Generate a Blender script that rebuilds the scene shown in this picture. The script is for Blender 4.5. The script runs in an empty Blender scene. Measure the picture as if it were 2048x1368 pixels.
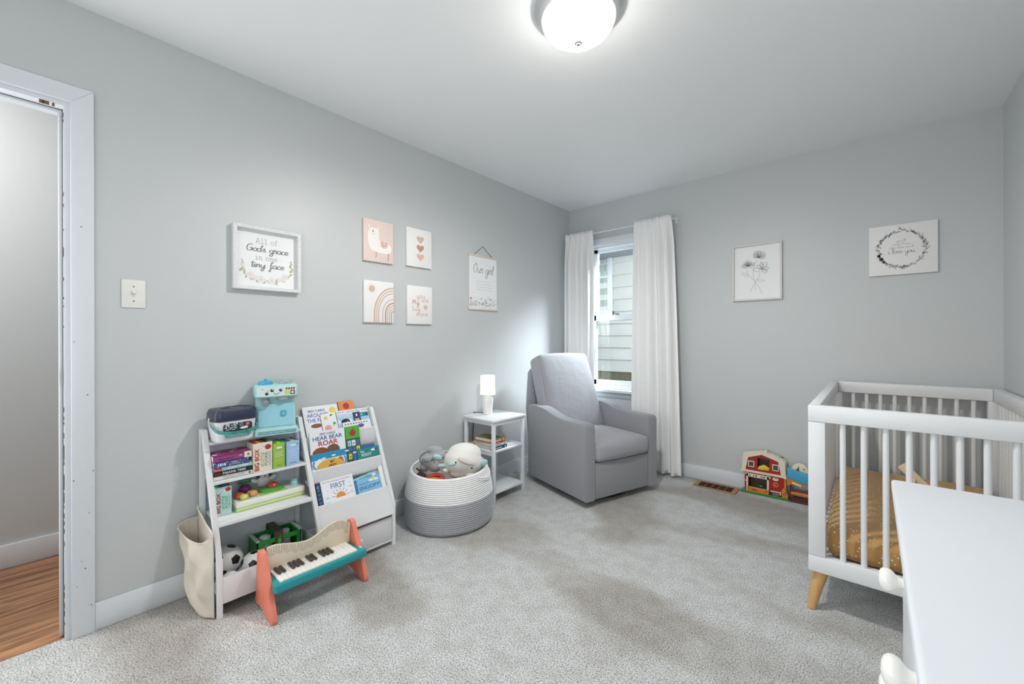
import bpy, bmesh, math, random
from mathutils import Matrix, Vector, Euler, noise as mnoise

random.seed(7)
SC = bpy.context.scene
COL = SC.collection
PI = math.pi

# ------------------------------------------------------------------ materials
def lin(c):
    c = c / 255.0
    return c / 12.92 if c <= 0.04045 else ((c + 0.055) / 1.055) ** 2.4

def rgb(r, g, b):
    return (lin(r), lin(g), lin(b), 1.0)

MATS = {}
def mat(name, col, rough=0.5, var=0.04, scale=30.0, bump=0.0, bscale=80.0, bdist=0.002,
        metal=0.0, spec=0.5, emit=0.0, ecol=None, trans=0.0, alpha=1.0, sheen=0.0, sss=0.0, stretch=None):
    if name in MATS:
        return MATS[name]
    m = bpy.data.materials.new(name)
    m.use_nodes = True
    nt = m.node_tree
    N, L = nt.nodes, nt.links
    p = N['Principled BSDF']
    c = rgb(*col)
    p.inputs['Roughness'].default_value = rough
    p.inputs['Metallic'].default_value = metal
    p.inputs['Specular IOR Level'].default_value = spec
    p.inputs['Transmission Weight'].default_value = trans
    p.inputs['Alpha'].default_value = alpha
    p.inputs['Sheen Weight'].default_value = sheen
    p.inputs['Subsurface Weight'].default_value = sss
    if emit:
        p.inputs['Emission Color'].default_value = rgb(*(ecol or col))
        p.inputs['Emission Strength'].default_value = emit
    tc = N.new('ShaderNodeTexCoord')
    src = tc.outputs['Object']
    if stretch:
        mp = N.new('ShaderNodeMapping')
        mp.inputs['Scale'].default_value = stretch
        L.new(src, mp.inputs['Vector'])
        src = mp.outputs['Vector']
    nz = N.new('ShaderNodeTexNoise')
    nz.inputs['Scale'].default_value = scale
    nz.inputs['Detail'].default_value = 3.0
    L.new(src, nz.inputs['Vector'])
    mx = N.new('ShaderNodeMix')
    mx.data_type = 'RGBA'
    mx.inputs['A'].default_value = tuple(x * (1 - var) for x in c[:3]) + (1,)
    mx.inputs['B'].default_value = tuple(min(1, x * (1 + var)) for x in c[:3]) + (1,)
    L.new(nz.outputs['Fac'], mx.inputs['Factor'])
    L.new(mx.outputs['Result'], p.inputs['Base Color'])
    if bump:
        nb = N.new('ShaderNodeTexNoise')
        nb.inputs['Scale'].default_value = bscale
        nb.inputs['Detail'].default_value = 4.0
        L.new(src, nb.inputs['Vector'])
        b = N.new('ShaderNodeBump')
        b.inputs['Strength'].default_value = bump
        b.inputs['Distance'].default_value = bdist
        L.new(nb.outputs['Fac'], b.inputs['Height'])
        L.new(b.outputs['Normal'], p.inputs['Normal'])
    MATS[name] = m
    return m

# ------------------------------------------------------------------ mesh builder
def T(x=0, y=0, z=0): return Matrix.Translation((x, y, z))
def RX(a): return Matrix.Rotation(math.radians(a), 4, 'X')
def RY(a): return Matrix.Rotation(math.radians(a), 4, 'Y')
def RZ(a): return Matrix.Rotation(math.radians(a), 4, 'Z')
def SCL(x, y, z): return Matrix.Diagonal((x, y, z, 1))
def axes(o, ex, ey, ez):
    m = Matrix.Identity(4)
    for i, a in enumerate((ex, ey, ez)):
        for j in range(3): m[j][i] = a[j]
    for j in range(3): m[j][3] = o[j]
    return m

I4 = Matrix.Identity(4)

def catmull(pts, n=5, closed=False):
    P = [Vector(p) for p in pts]
    if len(P) < 3 and not closed: return P
    out = []
    k = len(P)
    rng = k if closed else k - 1
    for i in range(rng):
        if closed:
            a, b, c, d = P[(i - 1) % k], P[i], P[(i + 1) % k], P[(i + 2) % k]
        else:
            a, b, c, d = P[max(i - 1, 0)], P[i], P[i + 1], P[min(i + 2, k - 1)]
        for j in range(n):
            t = j / n
            out.append(0.5 * ((2 * b) + (c - a) * t + (2 * a - 5 * b + 4 * c - d) * t * t + (3 * b - a - 3 * c + d) * t ** 3))
    if not closed: out.append(P[-1])
    return out

class MB:
    def __init__(s):
        s.v, s.f, s.m, s.mats = [], [], [], []
        s.sk = 0
    def mi(s, m):
        if m not in s.mats: s.mats.append(m)
        return s.mats.index(m)
    def add(s, vs, fs, m, M=None):
        b = len(s.v)
        for p in vs:
            p = Vector(p)
            s.v.append(M @ p if M is not None else p)
        k = s.mi(m)
        for f in fs:
            s.f.append(tuple(b + i for i in f)); s.m.append(k)
        return s
    def bm(s, bm, m, M=None):
        bm.verts.ensure_lookup_table()
        for i, v in enumerate(bm.verts): v.index = i
        s.add([v.co.copy() for v in bm.verts], [[v.index for v in f.verts] for f in bm.faces], m, M)
        bm.free()
        return s
    def box(s, lo, hi, m, M=None, bev=0.0, seg=2):
        lo, hi = Vector(lo), Vector(hi)
        c, d = (lo + hi) / 2, hi - lo
        bm = bmesh.new()
        bmesh.ops.create_cube(bm, size=1.0, matrix=T(*c) @ SCL(*d))
        if bev:
            bmesh.ops.bevel(bm, geom=bm.edges[:], offset=min(bev, min(abs(x) for x in d) * .45), segments=seg, affect='EDGES', profile=.5)
        return s.bm(bm, m, M)
    def soft(s, lo, hi, m, M=None, bev=.03, puff=0.0, cuts=6, fn=None):
        """cushion-like rounded box with bulged faces"""
        lo, hi = Vector(lo), Vector(hi)
        c, d = (lo + hi) / 2, hi - lo
        bm = bmesh.new()
        bmesh.ops.create_cube(bm, size=1.0, matrix=T(*c) @ SCL(*d))
        bmesh.ops.bevel(bm, geom=bm.edges[:], offset=bev, segments=3, affect='EDGES', profile=.5)
        bmesh.ops.subdivide_edges(bm, edges=[e for e in bm.edges if e.calc_length() > bev * 1.5], cuts=cuts, use_grid_fill=True)
        for v in bm.verts:
            q = v.co - c
            n = [q[i] / (d[i] / 2) for i in range(3)]
            if puff:
                for i in range(3):
                    j, k = (i + 1) % 3, (i + 2) % 3
                    w = max(0, 1 - n[j] ** 2) * max(0, 1 - n[k] ** 2) * n[i]
                    v.co[i] += puff * w
            if fn: v.co = fn(v.co, n)
        return s.bm(bm, m, M)
    def prism(s, poly, z0, z1, m, M=None, bev=0.0):
        bm = bmesh.new()
        vs = [bm.verts.new((p[0], p[1], z0)) for p in poly]
        f = bm.faces.new(vs)
        r = bmesh.ops.extrude_face_region(bm, geom=[f])
        for e in r['geom']:
            if isinstance(e, bmesh.types.BMVert): e.co.z = z1
        bmesh.ops.recalc_face_normals(bm, faces=bm.faces[:])
        if bev:
            es = [e for e in bm.edges if abs(e.verts[0].co.z - e.verts[1].co.z) < 1e-6]
            bmesh.ops.bevel(bm, geom=es, offset=bev, segments=2, affect='EDGES', profile=.5)
        return s.bm(bm, m, M)
    def poly(s, pts, m, M=None, z=0.0):
        return s.add([(p[0], p[1], z) for p in pts], [tuple(range(len(pts)))], m, M)
    def disc(s, x, y, r, m, M=None, z=0.0, ry=None, n=20, rot=0):
        ry = ry or r
        c, q = math.cos(rot), math.sin(rot)
        return s.poly([(x + r * math.cos(a) * c - ry * math.sin(a) * q, y + r * math.cos(a) * q + ry * math.sin(a) * c) for a in (2 * PI * i / n for i in range(n))], m, M, z)
    def rect(s, x0, y0, x1, y1, m, M=None, z=0.0):
        return s.poly([(x0, y0), (x1, y0), (x1, y1), (x0, y1)], m, M, z)
    def tube(s, pts, r, m, M=None, n=10, caps=True, flat=1.0):
        P = [Vector(p) for p in pts]
        R = r if isinstance(r, (list, tuple)) else [r] * len(P)
        vs, fs = [], []
        t0 = (P[1] - P[0]).normalized()
        up = Vector((0, 0, 1)) if abs(t0.z) < .9 else Vector((1, 0, 0))
        a = t0.cross(up).normalized()
        for i, p in enumerate(P):
            t = (P[min(i + 1, len(P) - 1)] - P[max(i - 1, 0)]).normalized()
            a = (a - t * a.dot(t)).normalized()
            b = t.cross(a)
            for k in range(n):
                an = 2 * PI * k / n
                vs.append(p + (a * math.cos(an) + b * math.sin(an) * flat) * R[i])
        for i in range(len(P) - 1):
            for k in range(n):
                fs.append((i * n + k, i * n + (k + 1) % n, (i + 1) * n + (k + 1) % n, (i + 1) * n + k))
        if caps:
            fs.append(tuple(range(n))[::-1]); fs.append(tuple((len(P) - 1) * n + k for k in range(n)))
        return s.add(vs, fs, m, M)
    def lathe(s, prof, m, M=None, n=32, sx=1.0, sy=1.0, flutes=0, famp=0.0):
        vs, fs = [], []
        k = len(prof)
        for i in range(n):
            a = 2 * PI * i / n
            w = 1 + (famp * math.cos(flutes * a) if flutes else 0)
            for r, z in prof: vs.append((r * w * math.cos(a) * sx, r * w * math.sin(a) * sy, z))
        for i in range(n):
            j = (i + 1) % n
            for q in range(k - 1):
                fs.append((i * k + q, j * k + q, j * k + q + 1, i * k + q + 1))
        for q, rev in ((0, True), (k - 1, False)):
            if prof[q][0] > 1e-5:
                ring = tuple(i * k + q for i in range(n))
                if (q == 0 and prof[q][0] > 0) or q == k - 1:
                    fs.append(ring[::-1] if rev else ring)
        return s.add(vs, fs, m, M)
    def ell(s, c, r, m, M=None, n=20, rot=None, k=12):
        bm = bmesh.new()
        A = T(*c) @ (rot or I4) @ SCL(*(r if isinstance(r, (tuple, list)) else (r, r, r)))
        bmesh.ops.create_uvsphere(bm, u_segments=n, v_segments=k, radius=1.0, matrix=A)
        return s.bm(bm, m, M)
    def sheet(s, grid, m, M=None, closed=False, thick=0.0):
        nr, nc = len(grid), len(grid[0])
        vs = [p for row in grid for p in row]
        fs = []
        for i in range(nr - 1):
            for j in range(nc if closed else nc - 1):
                j2 = (j + 1) % nc
                fs.append((i * nc + j, i * nc + j2, (i + 1) * nc + j2, (i + 1) * nc + j))
        return s.add(vs, fs, m, M)
    def stroke(s, pts, w, m, M=None, z=0.0, n=5, smooth=True, nib=0.0):
        P = catmull([(p[0], p[1], 0) for p in pts], n) if smooth else [Vector((p[0], p[1], 0)) for p in pts]
        if len(P) < 2: return s
        vs, fs = [], []
        s.sk += 1
        for i, p in enumerate(P):
            t = P[min(i + 1, len(P) - 1)] - P[max(i - 1, 0)]
            if t.length < 1e-9: t = Vector((1, 0, 0))
            t.normalize()
            ww = w * (1 + nib * (abs(t.y) - .5)) if not callable(w) else w(i / (len(P) - 1))
            q = Vector((-t.y, t.x, 0)) * ww / 2
            zz_ = z + 2e-6 * i + 4e-6 * (s.sk % 60)
            vs += [(p.x - q.x, p.y - q.y, zz_), (p.x + q.x, p.y + q.y, zz_)]
        for i in range(len(P) - 1):
            fs.append((2 * i, 2 * i + 2, 2 * i + 3, 2 * i + 1))
        return s.add(vs, fs, m, M)
    def leaf(s, x, y, L, w, ang, m, M=None, z=0.0):
        c, q = math.cos(ang), math.sin(ang)
        pts = []
        for t, k in ((0, 0), (.25, .8), (.5, 1), (.8, .6), (1, 0), (.8, -.6), (.5, -1), (.25, -.8)):
            u, v = L * t, w * k / 2
            pts.append((x + u * c - v * q, y + u * q + v * c))
        return s.poly(pts, m, M, z)
    def text(s, body, size, m, x=0, y=0, M=None, z=0.0, align='CENTER', bold=0.0, sx=1.0, shear=0.0, rot=0.0, sp=1.0):
        vs, fs = text_geo(body, bold, shear, align, sp)
        A = T(x, y, z) @ RZ(rot) @ SCL(size * sx, size, 1)
        return s.add(vs, fs, m, (M @ A) if M is not None else A)
    def script(s, body, size, m, x=0, y=0, M=None, z=0.0, w=.16, align='CENTER', font=None, nib=.5, slant=.0, rot=0.0, gap=.05, wide=1.0):
        """size = x-height"""
        F = font or SCRIPT
        adv, items = 0.0, []
        for ch in body:
            if ch == ' ':
                adv += .75; continue
            if ch not in F: continue
            wd, st = F[ch]
            items.append((adv * wide, st)); adv += wd + gap
        off = {'CENTER': -adv * wide / 2, 'LEFT': 0, 'RIGHT': -adv * wide}[align]
        A = T(x, y, z) @ RZ(rot) @ SCL(size, size, 1)
        A = (M @ A) if M is not None else A
        for a, st in items:
            for ln in st:
                s.stroke([(p[0] * wide + a + off + slant * p[1], p[1]) for p in ln], w, m, A, 0.0, 4, True, nib)
        return s
    def build(s, name, parent=None, smooth=True, ang=38, mods=None):
        me = bpy.data.meshes.new(name)
        me.from_pydata([tuple(v) for v in s.v], [], s.f)
        for m in s.mats: me.materials.append(m)
        me.polygons.foreach_set('material_index', s.m)
        if smooth:
            me.polygons.foreach_set('use_smooth', [True] * len(me.polygons))
            me.update()
            me.set_sharp_from_angle(angle=math.radians(ang))
        me.update()
        o = bpy.data.objects.new(name, me)
        COL.objects.link(o)
        if parent is not None: o.parent = parent
        for md in mods or []: md(o)
        return o

_TX = {}
def text_geo(body, bold=0.0, shear=0.0, align='CENTER', sp=1.0):
    k = (body, bold, shear, align, sp)
    if k in _TX: return _TX[k]
    cu = bpy.data.curves.new('t', 'FONT')
    cu.body = body; cu.size = 1.0; cu.offset = bold; cu.shear = shear; cu.align_x = align; cu.space_character = sp
    cu.resolution_u = 3
    ob = bpy.data.objects.new('t', cu)
    me = bpy.data.meshes.new_from_object(ob)
    vs = [v.co.copy() for v in me.vertices]
    fs = [tuple(p.vertices) for p in me.polygons]
    bpy.data.objects.remove(ob); bpy.data.curves.remove(cu); bpy.data.meshes.remove(me)
    _TX[k] = (vs, fs)
    return _TX[k]

def subsurf(n=2):
    def f(o):
        d = o.modifiers.new('sub', 'SUBSURF'); d.levels = n; d.render_levels = n
    return f
def solid(t, off=0.0):
    def f(o):
        d = o.modifiers.new('sol', 'SOLIDIFY'); d.thickness = t; d.offset = off
    return f
def remesh(vox, sm=6):
    def f(o):
        d = o.modifiers.new('rem', 'REMESH'); d.mode = 'VOXEL'; d.voxel_size = vox; d.use_smooth_shade = True
        d2 = o.modifiers.new('sm', 'SMOOTH'); d2.factor = .5; d2.iterations = sm
    return f

# ------------------------------------------------------------------ scene tree
def tag(o, label=None, cat=None, group=None, kind=None):
    if label: o['label'] = label
    if cat: o['category'] = cat
    if group: o['group'] = group
    if kind: o['kind'] = kind
    return o
def thing(name, label, cat, M=None, group=None):
    o = bpy.data.objects.new(name, None)
    o.empty_display_size = .05
    COL.objects.link(o)
    if M is not None: o.matrix_world = M
    return tag(o, label, cat, group)
def struct(name, mb, parent=None, **k):
    o = mb.build(name, parent, **k)
    if parent is None: o['kind'] = 'structure'
    return o
def copy_tree(o, M, label=None):
    r = o.copy(); COL.objects.link(r); r.matrix_world = M
    if label: r['label'] = label
    for ch in list(o.children):
        c = ch.copy(); COL.objects.link(c); c.parent = r
        for g in list(ch.children):
            d = g.copy(); COL.objects.link(d); d.parent = c
    return r

# wall frames: local x = to the right on the wall, y = up, z = into the room
def on_left(y, z): return axes((0, y, z), (0, 1, 0), (0, 0, 1), (1, 0, 0))
def on_back(x, z): return axes((x, 0, z), (1, 0, 0), (0, 0, 1), (0, -1, 0))

# ------------------------------------------------------------------ handwriting strokes (x-height = 1)
SCRIPT = {
 'a': (.95, [[(.82, .8), (.5, 1), (.14, .72), (.1, .3), (.35, 0), (.68, .3), (.82, .92), (.8, .3), (.98, .02), (1.1, .2)]]),
 'c': (.72, [[(.68, .82), (.42, 1), (.12, .62), (.14, .2), (.42, 0), (.82, .28)]]),
 'd': (.95, [[(.78, .75), (.48, 1), (.12, .7), (.12, .25), (.38, 0), (.7, .35), (.84, 1.2), (.88, 2.0), (.82, .9), (.84, .2), (1.05, .05)]]),
 'e': (.7, [[(.08, .42), (.48, .5), (.64, .76), (.42, 1), (.15, .7), (.12, .25), (.4, 0), (.8, .3)]]),
 'f': (.65, [[(.72, 1.65), (.55, 2.0), (.34, 1.6), (.32, .5), (.3, -.7), (.15, -1.0), (.1, -.7), (.38, -.1), (.65, .3)], [(.08, .88), (.65, .95)]]),
 'g': (.95, [[(.8, .8), (.48, 1), (.12, .65), (.15, .2), (.43, .05), (.73, .35), (.82, .95), (.78, -.3), (.58, -.95), (.22, -.9), (.2, -.55), (.6, -.15), (1.05, .2)]]),
 'h': (.95, [[(.1, .5), (.35, 1.5), (.32, 2.0), (.18, 1.8), (.12, 0), (.2, .55), (.5, .98), (.68, .7), (.7, .12), (.95, .1)]]),
 'i': (.42, [[(.06, .4), (.22, .95), (.2, .25), (.32, .02), (.5, .25)], [(.27, 1.4), (.29, 1.55)]]),
 'k': (.9, [[(.1, .5), (.35, 1.5), (.32, 2.0), (.18, 1.8), (.12, 0)], [(.7, .95), (.2, .5), (.55, .1), (.85, .1)]]),
 'l': (.45, [[(.06, .4), (.38, 1.3), (.38, 1.95), (.2, 1.9), (.16, .8), (.22, .1), (.48, .15)]]),
 'm': (1.45, [[(.05, .8), (.15, .9), (.15, 0), (.2, .5), (.45, .98), (.58, .7), (.58, 0), (.65, .55), (.92, .98), (1.06, .7), (1.08, .12), (1.4, .15)]]),
 'n': (.95, [[(.05, .8), (.15, .9), (.15, 0), (.2, .5), (.5, .98), (.68, .72), (.68, .12), (.95, .15)]]),
 'o': (.82, [[(.5, 1), (.15, .75), (.12, .3), (.42, 0), (.74, .3), (.74, .75), (.5, 1), (.6, .85), (.9, .88)]]),
 'r': (.66, [[(.02, .5), (.18, 1.12), (.28, .9), (.56, .9), (.46, .5), (.48, .1), (.7, .15)]]),
 's': (.62, [[(.02, .3), (.38, 1.1), (.38, .72), (.56, .35), (.42, .02), (.08, .1)]]),
 't': (.55, [[(.28, 1.75), (.26, .4), (.38, .02), (.62, .25)], [(-.1, 1.28), (.62, 1.35)]]),
 'u': (.98, [[(.08, .95), (.1, .3), (.33, 0), (.66, .4), (.75, .95), (.74, .25), (.88, .02), (1.05, .2)]]),
 'v': (.8, [[(.05, .88), (.18, .95), (.38, .05), (.66, .9), (.85, .85)]]),
 'w': (1.2, [[(.05, .92), (.1, .2), (.35, .02), (.58, .5), (.6, .2), (.85, .02), (1.05, .6), (1.05, .95), (1.2, .85)]]),
 'y': (.95, [[(.08, .95), (.1, .35), (.33, .05), (.65, .4), (.77, .95), (.72, -.3), (.52, -.95), (.2, -.85), (.2, -.5), (.6, -.1), (1.0, .25)]]),
 'G': (1.3, [[(1.1, 1.75), (.75, 2.05), (.25, 1.6), (.12, .7), (.4, .02), (.85, .15), (1.1, .9), (.65, .85), (1.15, .95), (1.1, .1)]]),
 'O': (1.3, [[(.7, 2.0), (.2, 1.6), (.1, .7), (.4, .02), (.9, .3), (1.05, 1.2), (.8, 1.9), (.5, 1.7)]]),
 'M': (1.4, [[(.1, 0), (.3, 1.6), (.65, .5), (1.0, 1.6), (1.1, .2), (1.3, 0)]]),
 'S': (.9, [[(.75, 1.35), (.45, 1.6), (.15, 1.25), (.5, .85), (.72, .4), (.4, 0), (.08, .25)]]),
 "'": (.2, [[(.12, 1.9), (.06, 1.5)]]),
}
SLAB = {   # typewriter letters
 'A': (1.25, [[(.1, 0), (.58, 1.5)], [(.58, 1.5), (1.05, 0)], [(.28, .52), (.88, .52)], [(-.05, 0), (.3, 0)], [(.85, 0), (1.2, 0)], [(.35, 1.5), (.6, 1.5)]]),
 'l': (.85, [[(.1, 1.55), (.42, 1.55)], [(.42, 1.55), (.42, 0)], [(.02, 0), (.82, 0)]]),
 'o': (1.0, [[(.5, 1), (.12, .75), (.12, .25), (.5, 0), (.88, .25), (.88, .75), (.5, 1)]]),
 'f': (.85, [[(.85, 1.4), (.65, 1.58), (.4, 1.35), (.38, 0)], [(.08, .95), (.75, .95)], [(.1, 0), (.7, 0)]]),
 'i': (.8, [[(.1, .97), (.42, .97)], [(.42, .97), (.42, 0)], [(.05, 0), (.8, 0)], [(.4, 1.38), (.42, 1.5)]]),
 'n': (1.1, [[(.05, .97), (.27, .97)], [(.27, .97), (.27, 0)], [(.27, .65), (.55, .98), (.85, .75), (.86, 0)], [(.08, 0), (.47, 0)], [(.67, 0), (1.05, 0)]]),
 'e': (1.0, [[(.12, .52), (.88, .52), (.82, .85), (.5, 1), (.15, .75), (.12, .3), (.45, 0), (.88, .2)]]),
}
# ================================================================== room shell
XR, YF, ZC = 2.8725, -4.62, 2.44
WALL = mat('wall_paint_grey', (200, 203, 204), .42, .015, 3, .12, 55, .003)
CEIL = mat('ceiling_paint', (240, 242, 243), .55, .012, 3, .10, 40, .003)
TRIMW = mat('trim_white_gloss', (222, 226, 231), .32, .015, 6)
WHITE = mat('white_paint', (226, 228, 231), .38, .012, 12)

def wood_floor_mat():
    m = bpy.data.materials.new('hall_wood_planks'); m.use_nodes = True
    nt = m.node_tree; N, L = nt.nodes, nt.links; p = N['Principled BSDF']
    tc = N.new('ShaderNodeTexCoord')
    mp = N.new('ShaderNodeMapping'); mp.inputs['Rotation'].default_value = (0, 0, math.radians(90))
    L.new(tc.outputs['Object'], mp.inputs['Vector'])
    br = N.new('ShaderNodeTexBrick')
    br.inputs['Color1'].default_value = rgb(200, 150, 112); br.inputs['Color2'].default_value = rgb(178, 130, 96)
    br.inputs['Mortar'].default_value = rgb(92, 62, 44)
    br.inputs['Scale'].default_value = 1.0; br.inputs['Brick Width'].default_value = 1.1; br.inputs['Row Height'].default_value = .16
    br.inputs['Mortar Size'].default_value = .0012; br.offset = .37
    L.new(mp.outputs['Vector'], br.inputs['Vector'])
    mp2 = N.new('ShaderNodeMapping'); mp2.inputs['Scale'].default_value = (30, 2.2, 1)
    L.new(tc.outputs['Object'], mp2.inputs['Vector'])
    nz = N.new('ShaderNodeTexNoise'); nz.inputs['Scale'].default_value = 1.6; nz.inputs['Detail'].default_value = 6; nz.inputs['Distortion'].default_value = .6
    L.new(mp2.outputs['Vector'], nz.inputs['Vector'])
    cr = N.new('ShaderNodeValToRGB')
    cr.color_ramp.elements[0].position = .35; cr.color_ramp.elements[0].color = (.42, .40, .38, 1)
    cr.color_ramp.elements[1].position = .62; cr.color_ramp.elements[1].color = (1.05, 1.03, 1, 1)
    L.new(nz.outputs['Fac'], cr.inputs['Fac'])
    mx = N.new('ShaderNodeMix'); mx.data_type = 'RGBA'; mx.blend_type = 'MULTIPLY'; mx.inputs['Factor'].default_value = 1
    L.new(br.outputs['Color'], mx.inputs['A']); L.new(cr.outputs['Color'], mx.inputs['B'])
    L.new(mx.outputs['Result'], p.inputs['Base Color'])
    p.inputs['Roughness'].default_value = .42
    return m

def carpet_mat():
    m = bpy.data.materials.new('grey_carpet'); m.use_nodes = True
    nt = m.node_tree; N, L = nt.nodes, nt.links; p = N['Principled BSDF']
    tc = N.new('ShaderNodeTexCoord'); O = tc.outputs['Object']
    # speckle of single tufts
    n1 = N.new('ShaderNodeTexNoise'); n1.inputs['Scale'].default_value = 185; n1.inputs['Detail'].default_value = 3; n1.inputs['Roughness'].default_value = .7
    L.new(O, n1.inputs['Vector'])
    r1 = N.new('ShaderNodeValToRGB')
    e = r1.color_ramp.elements
    e[0].position = .34; e[0].color = rgb(104, 102, 100)
    e[1].position = .66; e[1].color = rgb(246, 248, 248)
    k = e.new(.50); k.color = rgb(218, 219, 218)
    L.new(n1.outputs['Fac'], r1.inputs['Fac'])
    # brushed sweeps of the pile: long curved bands across the room
    mp = N.new('ShaderNodeMapping'); mp.inputs['Rotation'].default_value = (0, 0, math.radians(-38)); mp.inputs['Scale'].default_value = (.9, 1.9, 1)
    L.new(O, mp.inputs['Vector'])
    n2 = N.new('ShaderNodeTexNoise'); n2.inputs['Scale'].default_value = 1.15; n2.inputs['Detail'].default_value = 1.6; n2.inputs['Roughness'].default_value = .45; n2.inputs['Distortion'].default_value = .5
    L.new(mp.outputs['Vector'], n2.inputs['Vector'])
    r2 = N.new('ShaderNodeValToRGB')
    e = r2.color_ramp.elements
    e[0].position = .40; e[0].color = (.74, .705, .665, 1)
    e[1].position = .53; e[1].color = (1.05, 1.055, 1.06, 1)
    L.new(n2.outputs['Fac'], r2.inputs['Fac'])
    mx = N.new('ShaderNodeMix'); mx.data_type = 'RGBA'; mx.blend_type = 'MULTIPLY'; mx.inputs['Factor'].default_value = 1
    L.new(r1.outputs['Color'], mx.inputs['A']); L.new(r2.outputs['Color'], mx.inputs['B'])
    # finer blotches
    n4 = N.new('ShaderNodeTexNoise'); n4.inputs['Scale'].default_value = 14; n4.inputs['Detail'].default_value = 3
    L.new(O, n4.inputs['Vector'])
    r4 = N.new('ShaderNodeValToRGB')
    e = r4.color_ramp.elements
    e[0].position = .35; e[0].color = (.88, .87, .86, 1); e[1].position = .6; e[1].color = (1, 1, 1, 1)
    L.new(n4.outputs['Fac'], r4.inputs['Fac'])
    mx2 = N.new('ShaderNodeMix'); mx2.data_type = 'RGBA'; mx2.blend_type = 'MULTIPLY'; mx2.inputs['Factor'].default_value = 1
    L.new(mx.outputs['Result'], mx2.inputs['A']); L.new(r4.outputs['Color'], mx2.inputs['B'])
    L.new(mx2.outputs['Result'], p.inputs['Base Color'])
    n3 = N.new('ShaderNodeTexNoise'); n3.inputs['Scale'].default_value = 160; n3.inputs['Detail'].default_value = 3
    L.new(O, n3.inputs['Vector'])
    b = N.new('ShaderNodeBump'); b.inputs['Strength'].default_value = 1.0; b.inputs['Distance'].default_value = .012
    L.new(n3.outputs['Fac'], b.inputs['Height']); L.new(b.outputs['Normal'], p.inputs['Normal'])
    p.inputs['Roughness'].default_value = .95; p.inputs['Specular IOR Level'].default_value = .1
    p.inputs['Sheen Weight'].default_value = .15
    return m
CARPET = carpet_mat()
HALLWOOD = wood_floor_mat()

# door opening in the left wall: y from DY0 to DY1
DY0, DY1, DZ = -4.26, -3.462, 2.052
WT = .115
b = MB()
b.box((-WT, DY1, 0), (0, .0, ZC), WALL)
b.box((-WT, DY0, DZ), (0, DY1, ZC), WALL)
b.box((-WT, YF, 0), (0, DY0, ZC), WALL)
struct('wall_left', b, smooth=False)
# window opening in the back wall
WX0, WX1, WZ0, WZ1 = .235, .805, .69, 2.03
b = MB()
b.box((-WT, 0, 0), (WX0, .13, ZC), WALL); b.box((WX1, 0, 0), (XR + WT, .13, ZC), WALL)
b.box((WX0, 0, 0), (WX1, .13, WZ0), WALL); b.box((WX0, 0, WZ1), (WX1, .13, ZC), WALL)
struct('wall_back', b, smooth=False)
b = MB(); b.box((XR, YF, 0), (XR + WT, 0, ZC), WALL); struct('wall_right', b, smooth=False)
b = MB(); b.box((-WT, YF - WT, 0), (XR + WT, YF, ZC), WALL); struct('wall_front', b, smooth=False)
b = MB(); b.box((-WT, YF - WT, ZC), (XR + WT, .13, ZC + .08), CEIL); struct('ceiling', b, smooth=False)
b = MB(); b.box((-.02, YF, -.03), (XR, 0, 0), CARPET); struct('floor', b, smooth=False)
# hallway beyond the doorway
b = MB(); b.box((-1.05, -5.4, -.04), (-.02, -2.3, -.006), HALLWOOD); struct('floor_hall', b, smooth=False)
b = MB(); b.box((-1.08, -5.4, 0), (-.985, -2.3, ZC), WALL); b.box((-.985, -2.4, 0), (-WT, -2.3, ZC), WALL); b.box((-.985, -5.4, 0), (-WT, -5.3, ZC), WALL); b.box((-WT - .03, -5.3, 0), (-WT, YF - WT, ZC), WALL); struct('wall_hall', b, smooth=False)
b = MB(); b.box((-1.05, -5.4, ZC), (-WT, -2.3, ZC + .08), CEIL); struct('ceiling_hall', b, smooth=False)
b = MB(); b.box((-.985, -5.4, -.006), (-.97, -2.3, .112), TRIMW, bev=.003); struct('baseboard_hall', b)

# baseboards
b = MB(); b.box((0.0005, -3.399, 0), (.014, -.0005, .106), TRIMW, bev=.003); struct('baseboard_left', b)
b = MB(); b.box((.0145, -.014, 0), (XR - .0005, -.0005, .106), TRIMW, bev=.003); struct('baseboard_back', b)
b = MB(); b.box((XR - .014, YF, 0), (XR - .0005, -.0145, .106), TRIMW, bev=.003); struct('baseboard_right', b)

# door frame: mitred casing, jamb, stop, worn edges, strike plate
WORN = mat('worn_wood_edge', (92, 66, 48), .8, .35, 60)
GAP = mat('dark_gap', (48, 42, 38), .9, .1, 30)
STEEL = mat('steel', (150, 148, 145), .35, .05, 40, metal=1)
dr = thing('door_1', None, None, T(0, DY1, 0)); dr['kind'] = 'structure'
W, w2 = .063, .0
b = MB()
L1 = DY0 - DY1
b.prism([(0, 0), (W, 0), (W, DZ + W), (0, DZ)], 0.0005, .018, TRIMW, axes((0, 0, 0), (0, 1, 0), (0, 0, 1), (1, 0, 0)), .002)
b.prism([(0, DZ), (W, DZ + W), (L1 - W, DZ + W), (L1, DZ)], 0.0005, .018, TRIMW, axes((0, 0, 0), (0, 1, 0), (0, 0, 1), (1, 0, 0)), .002)
b.prism([(L1, 0), (L1, DZ), (L1 - W, DZ + W), (L1 - W, 0)], 0.0005, .018, TRIMW, axes((0, 0, 0), (0, 1, 0), (0, 0, 1), (1, 0, 0)), .002)
b.build('casing', dr)
b = MB()
b.box((-WT - .004, -.018, 0), (.004, 0, DZ), TRIMW); b.box((-WT - .004, L1 + .018, DZ - .018), (.004, -.018, DZ), TRIMW); b.box((-WT - .004, L1, 0), (.004, L1 + .018, DZ), TRIMW)
b.build('jamb', dr)
b = MB()
b.box((-WT + .03, -.03, 0), (-.045, -.018, DZ - .018), TRIMW, bev=.002)
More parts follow.
